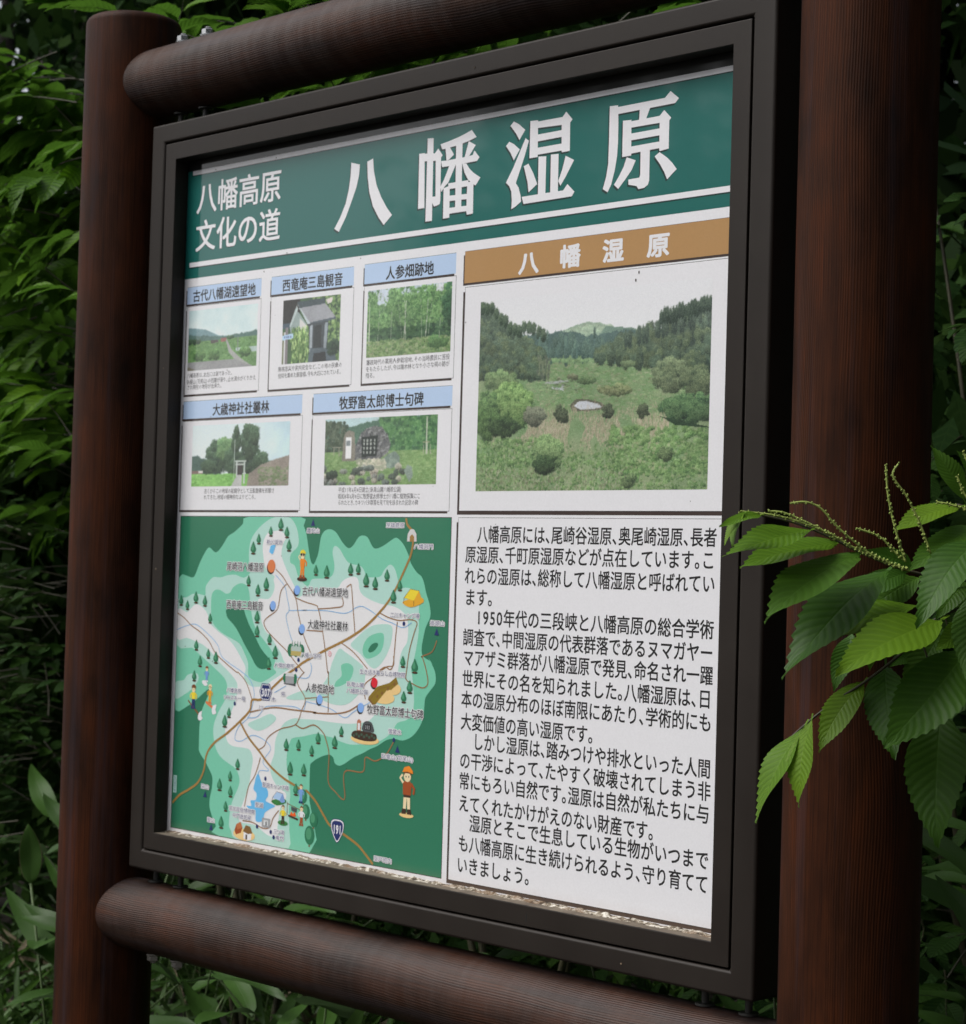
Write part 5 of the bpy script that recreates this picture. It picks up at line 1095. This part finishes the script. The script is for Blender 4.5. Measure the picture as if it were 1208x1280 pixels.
def shrub(name, label, cat, base, boxes, seed, lf=.095, meshes=SHRUB, limit=290, aim=(-.75, -.45, .1), keep=.6, group=None, gap=.028, grav=.5, skew=0):
    """boxes: (x0,x1,y0,y1,z0,z1,count) regions that the shoots start in"""
    rnd = random.Random(seed); th = empty(name, base, label, cat, group); leaves = []; V = []; F = []
    hubs = []
    for k in range(4):
        a = rnd.uniform(0, 6.28); top = np.array([base[0] + .5 * math.cos(a) + rnd.uniform(-.2, .2), base[1] + .35 * math.sin(a), max(b[5] for b in boxes) - rnd.uniform(0, .4)])
        p0 = np.array(base, float); pts = [p0 + (top - p0) * t + np.array([.06 * math.sin(3 * t + k), .06 * math.cos(2.6 * t + k), 0]) * t for t in np.linspace(0, 1, 12)]; hubs += pts[3:]
        tube(V, F, pts, [.010 * (1 - .75 * t) for t in np.linspace(0, 1, 12)], 7)
    for x0, x1, y0, y1, z0, z1, cnt in boxes:
        for k in range(cnt):
            y_ = rnd.uniform(y0, y1); p = np.array([rnd.uniform(x0, x1) - 1.62 * skew * y_, y_, rnd.uniform(z0, z1)])
            d = norm(np.array(aim) + np.array([rnd.gauss(0, .45), rnd.gauss(0, .4), rnd.gauss(0, .25)])); L = rnd.uniform(.22, .42)
            h = min(hubs, key=lambda q: np.linalg.norm(q - p) + .5 * max(0, q[2] - p[2])); mid = (h + p) / 2 + np.array([0, 0, .04])
            if np.linalg.norm(h - p) < 1.2 and not (in_view(p) or in_view(mid) or in_view((mid + p) / 2) or in_view(h)): tube(V, F, [h, mid, p], [.0035, .003, .0024], 5)
            shoot(rnd, p, d, L, lf, len(meshes), leaves, V, F, gap=gap, grav=grav, off=k % 2)
    stems_obj('stem', th, V, F, TWIG); place(th, leaves, meshes, limit, keep, seed=seed); return th

# the leafy bush left of and behind the board
shrub('leafy_bush', 'bright green bush with drooping pointed leaves left of the left post', 'bush', (-1.55, 1.0, -ZB),
      [(-.95, -.42, .65, 1.15, .45, 1.10, 62), (-.95, -.5, .8, 1.3, .0, .5, 30), (-1.0, -.5, 1.2, 1.7, .2, 1.15, 40)], 11, .105, aim=(-.85, -.38, .12), skew=1, grav=.7)
shrub('leafy_bush', 'green bush with toothed leaves showing above the left end of the top rail', 'bush', (-1.0, 1.3, -ZB),
      [(-1.35, -.45, .6, 1.1, .68, 1.05, 40), (-1.3, 0.3, .5, 1.2, .3, .8, 22)], 23, .105)
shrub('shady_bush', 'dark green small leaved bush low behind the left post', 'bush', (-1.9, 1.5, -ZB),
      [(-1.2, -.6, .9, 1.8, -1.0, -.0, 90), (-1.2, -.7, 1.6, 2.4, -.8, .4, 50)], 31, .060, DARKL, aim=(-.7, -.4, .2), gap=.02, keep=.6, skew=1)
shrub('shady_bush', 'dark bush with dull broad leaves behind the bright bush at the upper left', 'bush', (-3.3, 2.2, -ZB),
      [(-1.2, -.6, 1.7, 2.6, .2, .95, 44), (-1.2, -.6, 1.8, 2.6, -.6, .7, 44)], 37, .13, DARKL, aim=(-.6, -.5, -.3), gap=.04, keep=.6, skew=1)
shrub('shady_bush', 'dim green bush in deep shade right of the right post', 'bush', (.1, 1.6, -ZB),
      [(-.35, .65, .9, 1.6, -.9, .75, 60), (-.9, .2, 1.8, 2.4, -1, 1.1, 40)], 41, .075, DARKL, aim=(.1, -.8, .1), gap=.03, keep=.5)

# bamboo grass and weeds low down
BLADE = [leaf_mesh('blade', L_SASA, .20, 12, 2, .25, .25, 0, s, peak=.35, petiole=.04) for s in (11, 12)] + [leaf_mesh('blade', L_SASA, .24, 12, 2, .05, .15, 0, 13, peak=.35, petiole=.04)]
def bamboo(label, base, n, seed, h=(.35, .75), lf=(.16, .24), spread=.28, group='bamboo grass clumps at the foot of the board'):
    rnd = random.Random(seed); th = empty('bamboo_grass', base, label, 'bamboo grass', group); V = []; F = []; leaves = []
    for k in range(n):
        a = rnd.uniform(0, 6.28); r = spread * math.sqrt(rnd.random()); b = np.array(base) + np.array([r * math.cos(a), r * math.sin(a), 0]); H = rnd.uniform(*h); lean = np.array([rnd.gauss(0, .16), rnd.gauss(0, .16), 0])
        pts = [b + np.array([0, 0, H * t]) + lean * t * t for t in np.linspace(0, 1, 7)]; tube(V, F, pts, .0022, 5)
        for j in range(rnd.randint(3, 6)):
            q = rnd.uniform(0, 6.28); p = pts[-1 - j % 3]; d = norm((math.cos(q), math.sin(q), rnd.uniform(-.1, .9))); leaves.append((frame_mat(p, d, (rnd.gauss(0, .3), rnd.gauss(0, .3) - .3, 1), rnd.uniform(*lf)), rnd.randrange(3)))
    stems_obj('stem', th, V, F, STEMG); place(th, leaves, BLADE, 120, 1, 'leaf', seed); return th, leaves
bamboo('bamboo grass with broad pale edged leaves at the lower left of the left post', (-1.62, .75, -ZB), 16, 3)
bamboo('bamboo grass filling the bottom left corner, nearest the left post', (-1.15, .42, -ZB), 12, 4, (.2, .5))
bamboo('tall bamboo grass behind the lower left weeds', (-2.1, 1.2, -ZB), 18, 5, (.5, .95))
bamboo('bamboo grass seen under the left end of the bottom rail', (-.85, .9, -ZB), 14, 6, (.25, .55))
bamboo('bamboo grass seen under the middle of the bottom rail', (-.25, 1.0, -ZB), 14, 7, (.2, .6))
bamboo('greyish bamboo grass drooping right of the foot of the right post', (.72, .62, -ZB), 18, 8, (.5, 1.0), (.18, .26), .3)
bamboo('bamboo grass in the shade between the posts', (.15, .7, -ZB), 12, 9, (.3, .8))

def upright_leaf():
    th = empty('large_leaf_plant', (-1.52, .46, -ZB), 'single upright grey green leaf with a dry pale edge beside the left post', 'plant')
    V = []; F = []; b = np.array((-1.52, .46, -ZB)); tip = np.array((-1.553, .40, -.79))
    tube(V, F, [b, (b + tip) / 2 + np.array([.02, 0, 0]), tip], .003, 5); stems_obj('stem', th, V, F, STEMG)
    m = leaf_mesh('leaf', L_SASA, .36, 18, 4, -.08, .2, 0, 21, peak=.42, petiole=.03); e = leaf_mesh('leaf_edge', DRY, .385, 18, 4, -.08, .2, 0, 21, peak=.42, petiole=0)
    A = frame_mat(tip, (-.10, .02, 1), (.75, -.75, .15), .125)
    for me, nm, o_ in ((m, 'leaf', 0), (e, 'leaf_edge', .0010)):
        o = bpy.data.objects.new(nm, me); COL.objects.link(o); o.parent = th; A2 = A.copy(); A2[:, 3] += np.array([-.7, .7, 0]) * o_; o.matrix_local = to_mat(A2, th.location)
upright_leaf()

GB = [leaf_mesh('blade', L_GRASS, .05, 10, 1, .35, .5, 0, s, peak=.3, petiole=0) for s in (31, 32)] + [leaf_mesh('blade', L_GRASS, .035, 10, 1, .8, .5, 0, 33, peak=.3, petiole=0), leaf_mesh('blade', DRY, .03, 8, 1, .5, .5, 0, 34, peak=.3, petiole=0)]
def grass():
    rnd = random.Random(77); L = []
    for k in range(9000):
        x = rnd.uniform(-3.6, 1.6); y = rnd.uniform(-.35, 2.8)
        if noise.noise(Vector((x * 1.6, y * 1.6, 2))) < -.22: continue
        if math.hypot(abs(x) - .746, y - .034) < .09: continue
        a = rnd.uniform(0, 6.28); tl = rnd.uniform(.1, .9); s = rnd.uniform(.10, .34) * (1.15 if y > .5 else .8)
        L.append((frame_mat((x, y, -ZB - .02), (math.cos(a) * tl, math.sin(a) * tl, 1), (-math.cos(a), -math.sin(a), tl), s, 1), 3 if rnd.random() < .09 else rnd.randrange(3)))
    o = joined('grass', [L_GRASS, DRY], L, GB, None); o['label'] = 'rough grass and dry stems growing under and behind the board'; o['category'] = 'grass'
grass()

def broad_grass():
    th = empty('broad_blade_grass', (-.93, .62, -ZB), 'bright broad bladed grass with a bent over blade behind the foot of the left post', 'grass')
    B = leaf_mesh('blade', L_GRASS, .11, 16, 2, .9, .3, 0, 41, peak=.3, petiole=0); B2 = leaf_mesh('blade', L_GRASS, .09, 14, 2, .12, .3, 0, 42, peak=.3, petiole=0); rnd = random.Random(5)
    b = np.array(th.location)
    for k in range(14):
        a = rnd.uniform(0, 6.28); o = bpy.data.objects.new('blade', B if k % 3 == 0 else B2); COL.objects.link(o); o.parent = th
        A = frame_mat(b + np.array([rnd.uniform(-.08, .08), rnd.uniform(-.05, .05), 0]), (math.cos(a) * .35, math.sin(a) * .35, 1), (-math.cos(a), -math.sin(a), .3), rnd.uniform(.42, .66)); o.matrix_local = to_mat(A, b)
broad_grass()

def yellow_flowers():
    for k, (x, y, z, lb) in enumerate(((-.63, .75, -1.0, 'small yellow flowers on a thin stem under the bottom rail'), (-.92, .95, -.98, 'tiny yellow flower head behind the broad grass under the rail'))):
        th = empty('yellow_wildflower', (x, y, -ZB), lb, 'wildflower'); V = []; F = []; rnd = random.Random(k)
        tube(V, F, [(x, y, -ZB), (x + .02, y, (z - ZB) / 2), (x, y, z)], .0018, 5); stems_obj('stem', th, V, F, STEMG); V = []; F = []
        for i in range(16):
            c = np.array([x + rnd.gauss(0, .018), y + rnd.gauss(0, .015), z + rnd.gauss(0, .022)])
            for q in range(5):
                a = q * 1.2566 + i; d = np.array([math.cos(a), rnd.uniform(-.3, .3), math.sin(a)]); t = np.array([-d[2], 0, d[0]]); b = len(V)
                V += [tuple(c), tuple(c + d * .004 + t * .002), tuple(c + d * .006), tuple(c + d * .004 - t * .002)]; F.append((b, b + 1, b + 2, b + 3))
        stems_obj('flower', th, V, F, YELLOW)
yellow_flowers()

# ---------------------------------------------------------------- sweet chestnut on the right
def chestnut():
    th = empty('chestnut_tree', (2.5, 1.35, -ZB), 'chestnut tree reaching a leafy branch with catkins across the right post', 'tree')
    b = np.array(th.location); rnd = random.Random(12)
    V = []; F = []; top = np.array([2.3, 1.2, 2.6])
    tube(V, F, [b + (top - b) * t + np.array([.05 * math.sin(4 * t), .04 * math.cos(5 * t), 0]) for t in np.linspace(-.02, 1, 10)], [.085 * (1 - .6 * t) for t in np.linspace(0, 1, 10)], 14)
    stems_obj('trunk', th, V, F, BARK)
    V = []; F = []; hub = np.array([1.0425, -.0008, -.1250])
    for i, (r, pts) in enumerate(HERO_TWIGS):
        n = len(pts); P = smooth3(pts, 3); tube(V, F, P, [r * (1.15 - .5 * t) for t in np.linspace(0, 1, len(P))], 7)
    k = np.array([2.38, 1.25, .55])
    P = smooth3([k, (2.0, .85, .45), (1.55, .42, .12), tuple(hub + np.array([.16, .14, .03])), tuple(hub)], 5); tube(V, F, P, [.026 * (1 - .8 * t) for t in np.linspace(0, 1, len(P))], 9)
    stems_obj('branch', th, V, F, TWIG)
    # crown limbs overhead, out of the picture
    V = []; F = []; leaves = []
    CL = [leaf_mesh('leaf', L_CHEST, .36, 14, 2, .3, .25, .012, s, peak=.5, tip=2) for s in (51, 52)] + [leaf_mesh('leaf', L_YOUNG, .36, 14, 2, .4, .25, .012, 53, peak=.5)]
    for q in range(13):
        e = np.array([rnd.uniform(.25, 3.6), rnd.uniform(-.2, 2.6), rnd.uniform(1.25, 2.6)]); s = b + (top - b) * rnd.uniform(.6, 1.0); mid = (s + e) / 2 + np.array([0, 0, .15])
        tube(V, F, smooth3([s, mid, e], 5), [.024 * (1 - .75 * t) for t in np.linspace(0, 1, 11)], 7)
        for j in range(17):
            t = rnd.uniform(.25, 1); p = s * (1 - t) ** 2 + 2 * mid * t * (1 - t) + e * t * t + np.array([rnd.gauss(0, .18), rnd.gauss(0, .18), rnd.gauss(0, .10)])
            if p[2] < 1.15: p[2] = 1.15 + rnd.random() * .3
            shoot(rnd, p, (rnd.gauss(0, 1), rnd.gauss(0, 1), rnd.uniform(-.2, .5)), rnd.uniform(.25, .4), .15, 3, leaves, V, F, gap=.042, grav=.5)
    # foliage along the right side of the picture, beyond the frame edge
    for j in range(46):
        p = np.array([rnd.uniform(1.45, 2.3), rnd.uniform(.2, 1.1), rnd.uniform(-1.0, 1.2)])
        if in_view(p): continue
        shoot(rnd, p, (rnd.gauss(0, 1), rnd.gauss(0, 1), rnd.uniform(-.4, .4)), rnd.uniform(.25, .4), .14, 3, leaves, V, F, gap=.042)
    leaves = [l for l in leaves if not in_view(l[0][:, 3])]
    stems_obj('limb', th, V, F, TWIG); place(th, leaves, CL, 0, 1)
    # the leaves that show, each its own mesh: toothed, ribbed between the veins
    for i, (bx, by, bz, tx, ty, tz, w, yg) in enumerate(HERO_LEAVES):
        p0 = np.array([bx, by, bz]); p1 = np.array([tx, ty, tz]); L = np.linalg.norm(p1 - p0); d = (p1 - p0) / L
        view = norm(CAMP - (p0 + p1) / 2); n0 = norm(view - d * (view @ d)); up = np.array([-.15, -.1, 1.]); upn = norm(up - d * (up @ d))
        wr = .40 if L > .06 else .34; w *= .93; ca = min(.98, w / (L * wr)); sd = norm(np.cross(d, n0)); sgn = 1 if sd @ upn > 0 else -1
        if ca >= .97: wr = w / L / .97
        th_ = math.acos(ca) * .9; nn = norm(n0 * math.cos(th_) + sd * sgn * math.sin(th_))
        dr = (.14 + .16 * rnd.random()) if L > .06 else .3; sw = rnd.uniform(-.12, .12)
        me = leaf_mesh('leaf', L_YOUNG if yg > .55 else L_CHEST, wr, 34, 4, dr, .16, .0075, 60 + i, peak=.44, tip=2.3, petiole=.07, corr=.0006, nv=15 if L > .06 else 8, sweep=sw)
        # keep the tip on its spot although the blade droops
        d2 = norm(d + nn * dr * .7 - np.cross(nn, d) * sw * .8); A = frame_mat(p0 , d2, nn, L * 1.0)
        o = bpy.data.objects.new('leaf', me); COL.objects.link(o); o.parent = th; o.matrix_local = to_mat(A, b)
    for c in HERO_CATKINS:
        V = []; F = []; P = smooth3(c, 6); tube(V, F, P, [.0011] * len(P), 5)
        seg = [np.linalg.norm(np.subtract(P[i + 1], P[i])) for i in range(len(P) - 1)]; tot = sum(seg); n = int(tot / .0042)
        for i in range(n):
            s = tot * i / n; j = 0
            while j < len(seg) - 1 and s > seg[j]: s -= seg[j]; j += 1
            p = np.array(P[j]) + (np.array(P[j + 1]) - np.array(P[j])) * min(1, s / seg[j]); t = i / n; R = .0012 + .0009 * t
            for q in range(2):
                a = rnd.uniform(0, 6.28); c0 = p + np.array([math.cos(a), math.sin(a) * .6, math.sin(a)]) * .0015; bb = len(V)
                for (u, v, z) in ((1, 0, 0), (-1, 0, 0), (0, 1, 0), (0, -1, 0), (0, 0, 1), (0, 0, -1)): V.append(tuple(c0 + R * np.array([u, v, z]) * rnd.uniform(.8, 1.2)))
                for f in ((0, 2, 4), (2, 1, 4), (1, 3, 4), (3, 0, 4), (2, 0, 5), (1, 2, 5), (3, 1, 5), (0, 3, 5)): F.append(tuple(bb + k_ for k_ in f))
        stems_obj('catkin', th, V, F, CATK)
def smooth3(pts, n):
    P = [np.array(p, float) for p in pts]; out = []; m = len(P)
    for i in range(m - 1):
        p0, p1, p2, p3 = P[max(0, i - 1)], P[i], P[i + 1], P[min(m - 1, i + 2)]
        for k in range(n):
            t = k / n; out.append(.5 * (2 * p1 + (p2 - p0) * t + (2 * p0 - 5 * p1 + 4 * p2 - p3) * t * t + (3 * p1 - p0 - 3 * p2 + p3) * t ** 3))
    out.append(P[-1]); return out
HERO_LEAVES = [
 (0.9106, -0.0476, -0.1589, 0.8996, -0.0987, -0.2304, 0.0377, 0.3),
 (0.885, -0.0759, -0.0931, 0.8643, -0.1386, -0.1178, 0.0266, 0.4),
 (0.9684, -0.0752, -0.1421, 0.9578, -0.1275, -0.1703, 0.0279, 0.7),
 (0.8674, -0.2233, -0.0528, 0.8366, -0.3247, -0.0773, 0.0199, 1.0),
 (0.8501, -0.3124, -0.0389, 0.8479, -0.342, -0.0685, 0.0067, 1.0),
 (0.8415, -0.3068, -0.0407, 0.8459, -0.3297, -0.0709, 0.0068, 1.0),
 (0.8554, -0.2928, -0.0402, 0.8465, -0.3441, -0.0495, 0.0074, 1.0),
 (0.8681, -0.1794, -0.0654, 0.8299, -0.2883, -0.0895, 0.0181, 0.6),
 (0.8847, -0.1623, -0.076, 0.8767, -0.3103, -0.1352, 0.0329, 0.3),
 (0.8946, -0.1232, -0.0912, 0.8634, -0.2649, -0.1908, 0.0453, 0.0),
 (0.9201, -0.0961, -0.127, 0.8373, -0.2065, -0.1728, 0.0247, 0.9),
 (0.9669, -0.1336, -0.1408, 0.9394, -0.2734, -0.1881, 0.0433, 0.8),
 (0.9041, -0.1383, -0.1904, 0.9518, -0.2007, -0.2767, 0.0448, 0.5),
 (0.9894, -0.124, -0.1722, 0.9755, -0.2341, -0.2652, 0.0675, 0.35),
 (0.8996, -0.1707, -0.2076, 0.8845, -0.2263, -0.2725, 0.0328, 0.8),
 (0.8796, -0.2322, -0.2459, 0.8846, -0.2668, -0.3281, 0.0225, 0.8),
 (0.8628, -0.2204, -0.2538, 0.8437, -0.2791, -0.3435, 0.0179, 0.9),
 (0.9328, -0.0793, -0.2358, 0.9636, -0.1285, -0.3681, 0.0665, 0.2),
 (1.015, -0.145, -0.0592, 0.9967, -0.2316, -0.1371, 0.0417, 0.1),
 (0.9814, -0.094, -0.0449, 0.9611, -0.1841, -0.0875, 0.0248, 0.2),
 (0.9692, -0.1072, -0.0245, 0.9392, -0.1793, -0.048, 0.018, 1.0),
 (0.939, -0.0527, -0.0144, 0.9175, -0.0765, 0.042, 0.0236, 0.0),
 (1.0115, -0.1466, -0.11, 1.0278, -0.1838, -0.1945, 0.0385, 0.0),
 (0.8328, -0.0978, -0.1603, 0.8318, -0.125, -0.2199, 0.0276, 0.0),
 (0.8896, -0.0568, -0.0981, 0.8561, -0.1319, -0.1413, 0.0346, 0.0),
 (0.9658, -0.0794, -0.0966, 0.9632, -0.1375, -0.1355, 0.0265, 0.1),
 (0.917, -0.0385, -0.2273, 0.9123, -0.0839, -0.2851, 0.0359, 0.0),
 (0.8827, -0.1321, -0.174, 0.8918, -0.1507, -0.1944, 0.012, 0.8),
 (0.9316, -0.0569, -0.1024, 0.9325, -0.1119, -0.1295, 0.0213, 0.0),
 (0.8898, -0.0539, -0.1743, 0.8864, -0.0993, -0.192, 0.0216, 0.0),
 (0.8631, -0.1387, -0.1464, 0.8448, -0.1989, -0.1753, 0.0212, 0.7),
 (0.8957, -0.0795, -0.0875, 0.8826, -0.1362, -0.0693, 0.0179, 0.3),
 (0.9436, -0.0148, -0.1431, 0.927, -0.076, -0.0975, 0.0323, 0.0),
 (0.9595, -0.0257, -0.1854, 0.9537, -0.0865, -0.2376, 0.0426, 0.1),
 (0.9723, -0.0481, 0.0035, 0.9582, -0.092, 0.0331, 0.0247, 0.1),
 (1.0194, -0.0971, -0.0784, 1.0223, -0.163, -0.14, 0.0407, 0.2),
 (0.9932, -0.0472, -0.2184, 0.9956, -0.1135, -0.2851, 0.0486, 0.1),
 (0.988, -0.0594, -0.0324, 0.9952, -0.1221, -0.0622, 0.0278, 0.3),
]
HERO_CATKINS = [
 [(0.8636, -0.2565, -0.0271), (0.8756, -0.2473, -0.025), (0.8877, -0.2377, -0.0308), (0.8997, -0.2278, -0.0475), (0.913, -0.2167, -0.0624), (0.9286, -0.2032, -0.0773), (0.9561, -0.1776, -0.0922)],
 [(0.8281, -0.2921, -0.0364), (0.8515, -0.2711, -0.039), (0.8721, -0.253, -0.0451), (0.8949, -0.2323, -0.0563), (0.9154, -0.2139, -0.0709), (0.9358, -0.1957, -0.0821), (0.9537, -0.1801, -0.091)],
 [(0.8479, -0.2721, -0.0356), (0.8612, -0.2614, -0.0369), (0.8841, -0.2406, -0.0498), (0.9022, -0.2247, -0.0628)],
 [(0.9107, -0.208, -0.0502), (0.9288, -0.1923, -0.0581), (0.9396, -0.1838, -0.0715), (0.9503, -0.1753, -0.0831)],
 [(0.9323, -0.1886, 0.0141), (0.9347, -0.188, -0.0134), (0.9395, -0.1849, -0.0407), (0.9455, -0.1809, -0.0645), (0.951, -0.1775, -0.0831)],
 [(0.941, -0.1798, 0.0162), (0.9383, -0.185, 0.0039), (0.9491, -0.1761, -0.0163), (0.9599, -0.1671, -0.0434), (0.9688, -0.1598, -0.0738)],
 [(0.9873, -0.1336, 0.0318), (0.9938, -0.1291, 0.0096), (0.9973, -0.1275, -0.0144)],
 [(0.983, -0.137, 0.0059), (0.989, -0.1332, -0.0111), (0.9973, -0.127, -0.0263)],
 [(0.9686, -0.1506, -0.0214), (0.9793, -0.1425, -0.0235), (0.9997, -0.1244, -0.0314)],
]
HERO_TWIGS = [
 (0.0016, [(0.9936, -0.0728, -0.094), (0.9666, -0.0999, -0.1004), (0.9469, -0.1199, -0.097), (0.9297, -0.1374, -0.0921), (0.9101, -0.1576, -0.0835), (0.8904, -0.1779, -0.0721), (0.8707, -0.1983, -0.0589), (0.8486, -0.2211, -0.0466), (0.8265, -0.2438, -0.0398), (0.8074, -0.2632, -0.0364)]),
 (0.0018, [(0.999, -0.0799, -0.1409), (0.9794, -0.1001, -0.1278), (0.9574, -0.122, -0.1374), (0.9428, -0.1361, -0.1571), (0.9281, -0.1501, -0.1785), (0.9038, -0.1737, -0.2066), (0.8842, -0.1927, -0.2254), (0.8647, -0.2116, -0.247), (0.844, -0.2316, -0.2739)]),
 (0.0015, [(0.9908, -0.0709, -0.0293), (0.9736, -0.0885, -0.0248), (0.9613, -0.1011, -0.0218)]),
 (0.004, [(0.9856, -0.0595, -0.094), (1.0054, -0.0399, -0.0844), (1.0425, -0.0008, -0.125)]),
 (0.003, [(0.9857, -0.0577, -0.1414), (1.0079, -0.036, -0.1194), (1.0425, -0.0008, -0.125)]),
 (0.003, [(0.9855, -0.0621, -0.029), (1.0078, -0.0388, -0.0492), (1.0425, -0.0008, -0.125)]),
 (0.001, [(0.9232, -0.106, -0.1581), (0.9382, -0.0885, -0.221), (0.9432, -0.0832, -0.2279)]),
 (0.001, [(0.9442, -0.1156, -0.097), (0.9603, -0.0963, -0.1757)]),
 (0.001, [(0.9497, -0.1242, -0.097), (0.9547, -0.1175, -0.1413)]),
]

chestnut()

# ---------------------------------------------------------------- forest behind and around
def crown_mesh(name, mat, n, R, H, z0, seed, leaf=.16, cone=False):
    rnd = np.random.RandomState(seed); nc = 46; cz = rnd.rand(nc); ca = rnd.rand(nc) * 6.283; cr = np.sqrt(rnd.rand(nc))
    prof = (1 - cz) ** .8 if cone else np.sin(np.pi * (.12 + .85 * cz)) ** .7
    cen = np.stack([cr * prof * R * np.cos(ca), cr * prof * R * np.sin(ca), z0 + cz * H], 1); k = rnd.randint(nc, size=n)
    p = cen[k] + rnd.normal(0, 1, (n, 3)) * np.array([R * .20, R * .20, H * (.03 if cone else .05)])
    d = rnd.normal(0, 1, (n, 3)); d[:, 2] -= .3; d /= np.linalg.norm(d, axis=1)[:, None]; u = np.cross(d, rnd.normal(0, .6, (n, 3)) + np.array([0, 0, 1.])); u /= np.linalg.norm(u, axis=1)[:, None] + 1e-9
    s = leaf * rnd.uniform(.6, 1.3, (n, 1)); w = s * (.22 if cone else .25)
    V = np.stack([p, p + d * s * .45 + u * w, p + d * s, p + d * s * .45 - u * w], 1).reshape(-1, 3); me = bpy.data.meshes.new(name)
    me.vertices.add(n * 4); me.vertices.foreach_set('co', V.ravel()); me.loops.add(n * 4); me.loops.foreach_set('vertex_index', np.arange(n * 4)); me.polygons.add(n); me.polygons.foreach_set('loop_start', np.arange(n) * 4)
    me.materials.append(mat); me.update(calc_edges=True); me.uv_layers.new(name='UVMap').data.foreach_set('uv', np.tile(np.array([0, .5, .45, 1, 1, .5, .45, 0], float), n)); return me

def forest():
    rnd = random.Random(2)
    tv, tf = [], []; tube(tv, tf, [(.04 * math.sin(z), .05 * math.cos(z * .7), z) for z in np.linspace(-.1, 9, 12)], [.15 * (1 - .07 * k) for k in range(12)], 12)
    tm = bpy.data.meshes.new('trunk'); tm.from_pydata(tv, [], tf); tm.materials.append(BARK); tm.polygons.foreach_set('use_smooth', [True] * len(tm.polygons))
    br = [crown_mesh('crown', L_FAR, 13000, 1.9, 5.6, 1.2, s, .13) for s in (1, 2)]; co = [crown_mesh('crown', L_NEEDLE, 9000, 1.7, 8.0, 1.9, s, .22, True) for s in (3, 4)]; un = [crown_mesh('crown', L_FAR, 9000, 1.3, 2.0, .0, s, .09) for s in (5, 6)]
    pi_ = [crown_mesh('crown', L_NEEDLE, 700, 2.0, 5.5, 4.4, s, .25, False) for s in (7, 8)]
    def tree(x, y, kind, s, label, grp, cat='tree'):
        th = empty({'b': 'broadleaf_tree', 'c': 'conifer_tree', 'u': 'undergrowth_bush', 'p': 'pine_tree'}[kind], (x, y, -ZB), label, cat, grp); th.rotation_euler.z = rnd.uniform(0, 6.28)
        m = {'b': br, 'c': co, 'u': un, 'p': pi_}[kind][rnd.randrange(2)]
        o = bpy.data.objects.new('crown', m); COL.objects.link(o); o.parent = th; o.scale = (s, s, s * rnd.uniform(.9, 1.15))
        if kind != 'u': o = bpy.data.objects.new('trunk', tm); COL.objects.link(o); o.parent = th; o.scale = (s, s, s)
    # behind the board
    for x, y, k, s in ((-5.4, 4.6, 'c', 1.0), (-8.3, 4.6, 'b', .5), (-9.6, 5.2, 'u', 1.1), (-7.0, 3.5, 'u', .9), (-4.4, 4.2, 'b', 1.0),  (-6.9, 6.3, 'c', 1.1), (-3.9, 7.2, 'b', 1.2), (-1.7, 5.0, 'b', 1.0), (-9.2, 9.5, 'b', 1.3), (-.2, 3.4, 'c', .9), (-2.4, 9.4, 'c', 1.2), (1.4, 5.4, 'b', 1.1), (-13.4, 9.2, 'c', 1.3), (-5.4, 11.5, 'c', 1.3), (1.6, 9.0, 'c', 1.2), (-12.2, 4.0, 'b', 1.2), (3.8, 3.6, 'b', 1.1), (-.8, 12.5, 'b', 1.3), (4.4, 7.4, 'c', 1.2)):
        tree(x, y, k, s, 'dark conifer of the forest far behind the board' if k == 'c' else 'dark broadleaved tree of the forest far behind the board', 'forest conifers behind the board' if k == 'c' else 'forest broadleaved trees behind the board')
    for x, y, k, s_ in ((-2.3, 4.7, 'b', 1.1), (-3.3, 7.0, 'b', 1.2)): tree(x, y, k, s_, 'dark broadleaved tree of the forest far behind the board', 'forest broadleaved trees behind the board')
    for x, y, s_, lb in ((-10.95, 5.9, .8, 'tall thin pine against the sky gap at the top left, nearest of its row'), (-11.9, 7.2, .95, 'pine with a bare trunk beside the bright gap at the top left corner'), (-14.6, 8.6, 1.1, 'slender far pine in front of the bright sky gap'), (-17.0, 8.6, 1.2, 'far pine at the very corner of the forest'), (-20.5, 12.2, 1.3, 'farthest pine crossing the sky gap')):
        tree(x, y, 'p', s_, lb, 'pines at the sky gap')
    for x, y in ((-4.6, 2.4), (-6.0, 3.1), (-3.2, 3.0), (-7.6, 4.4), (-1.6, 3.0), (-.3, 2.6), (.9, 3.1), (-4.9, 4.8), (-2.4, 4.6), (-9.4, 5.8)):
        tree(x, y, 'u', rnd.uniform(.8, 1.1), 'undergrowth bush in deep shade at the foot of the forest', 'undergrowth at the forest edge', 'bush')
    # unseen trees round the clearing, placed to shape the film's reflection and darken the right
    for x, y, k, s in ((-17.5, -19, 'b', 1.15), (-14.5, -18, 'b', 1.6), (-11, -17.5, 'b', 1.6), (-8, -18.5, 'b', 1.7), (-4, -19, 'c', 1.3), (6.5, -4.5, 'b', 1.2), (7, -1, 'c', 1.1), (6, -9, 'b', 1.2), (5.5, 2.4, 'b', 1.2), (0, -19, 'b', 1.2), (5, -16, 'c', 1.2)):
        tree(x, y, k, s, 'unseen tree round the clearing, placed to shape reflection and light', 'unseen trees round the clearing')
forest()

# ---------------------------------------------------------------- stand everything on the ground (z = 0) and settle the bolts
for o in list(SC.objects):
    if o.parent is None and o is not cam and o is not sun: o.location.z += ZB
bpy.context.view_layer.update()
for o, mw in bolts:
    pm = o.parent.matrix_world
    o.matrix_parent_inverse = Matrix.Identity(4); o.matrix_local = pm.inverted() @ mw
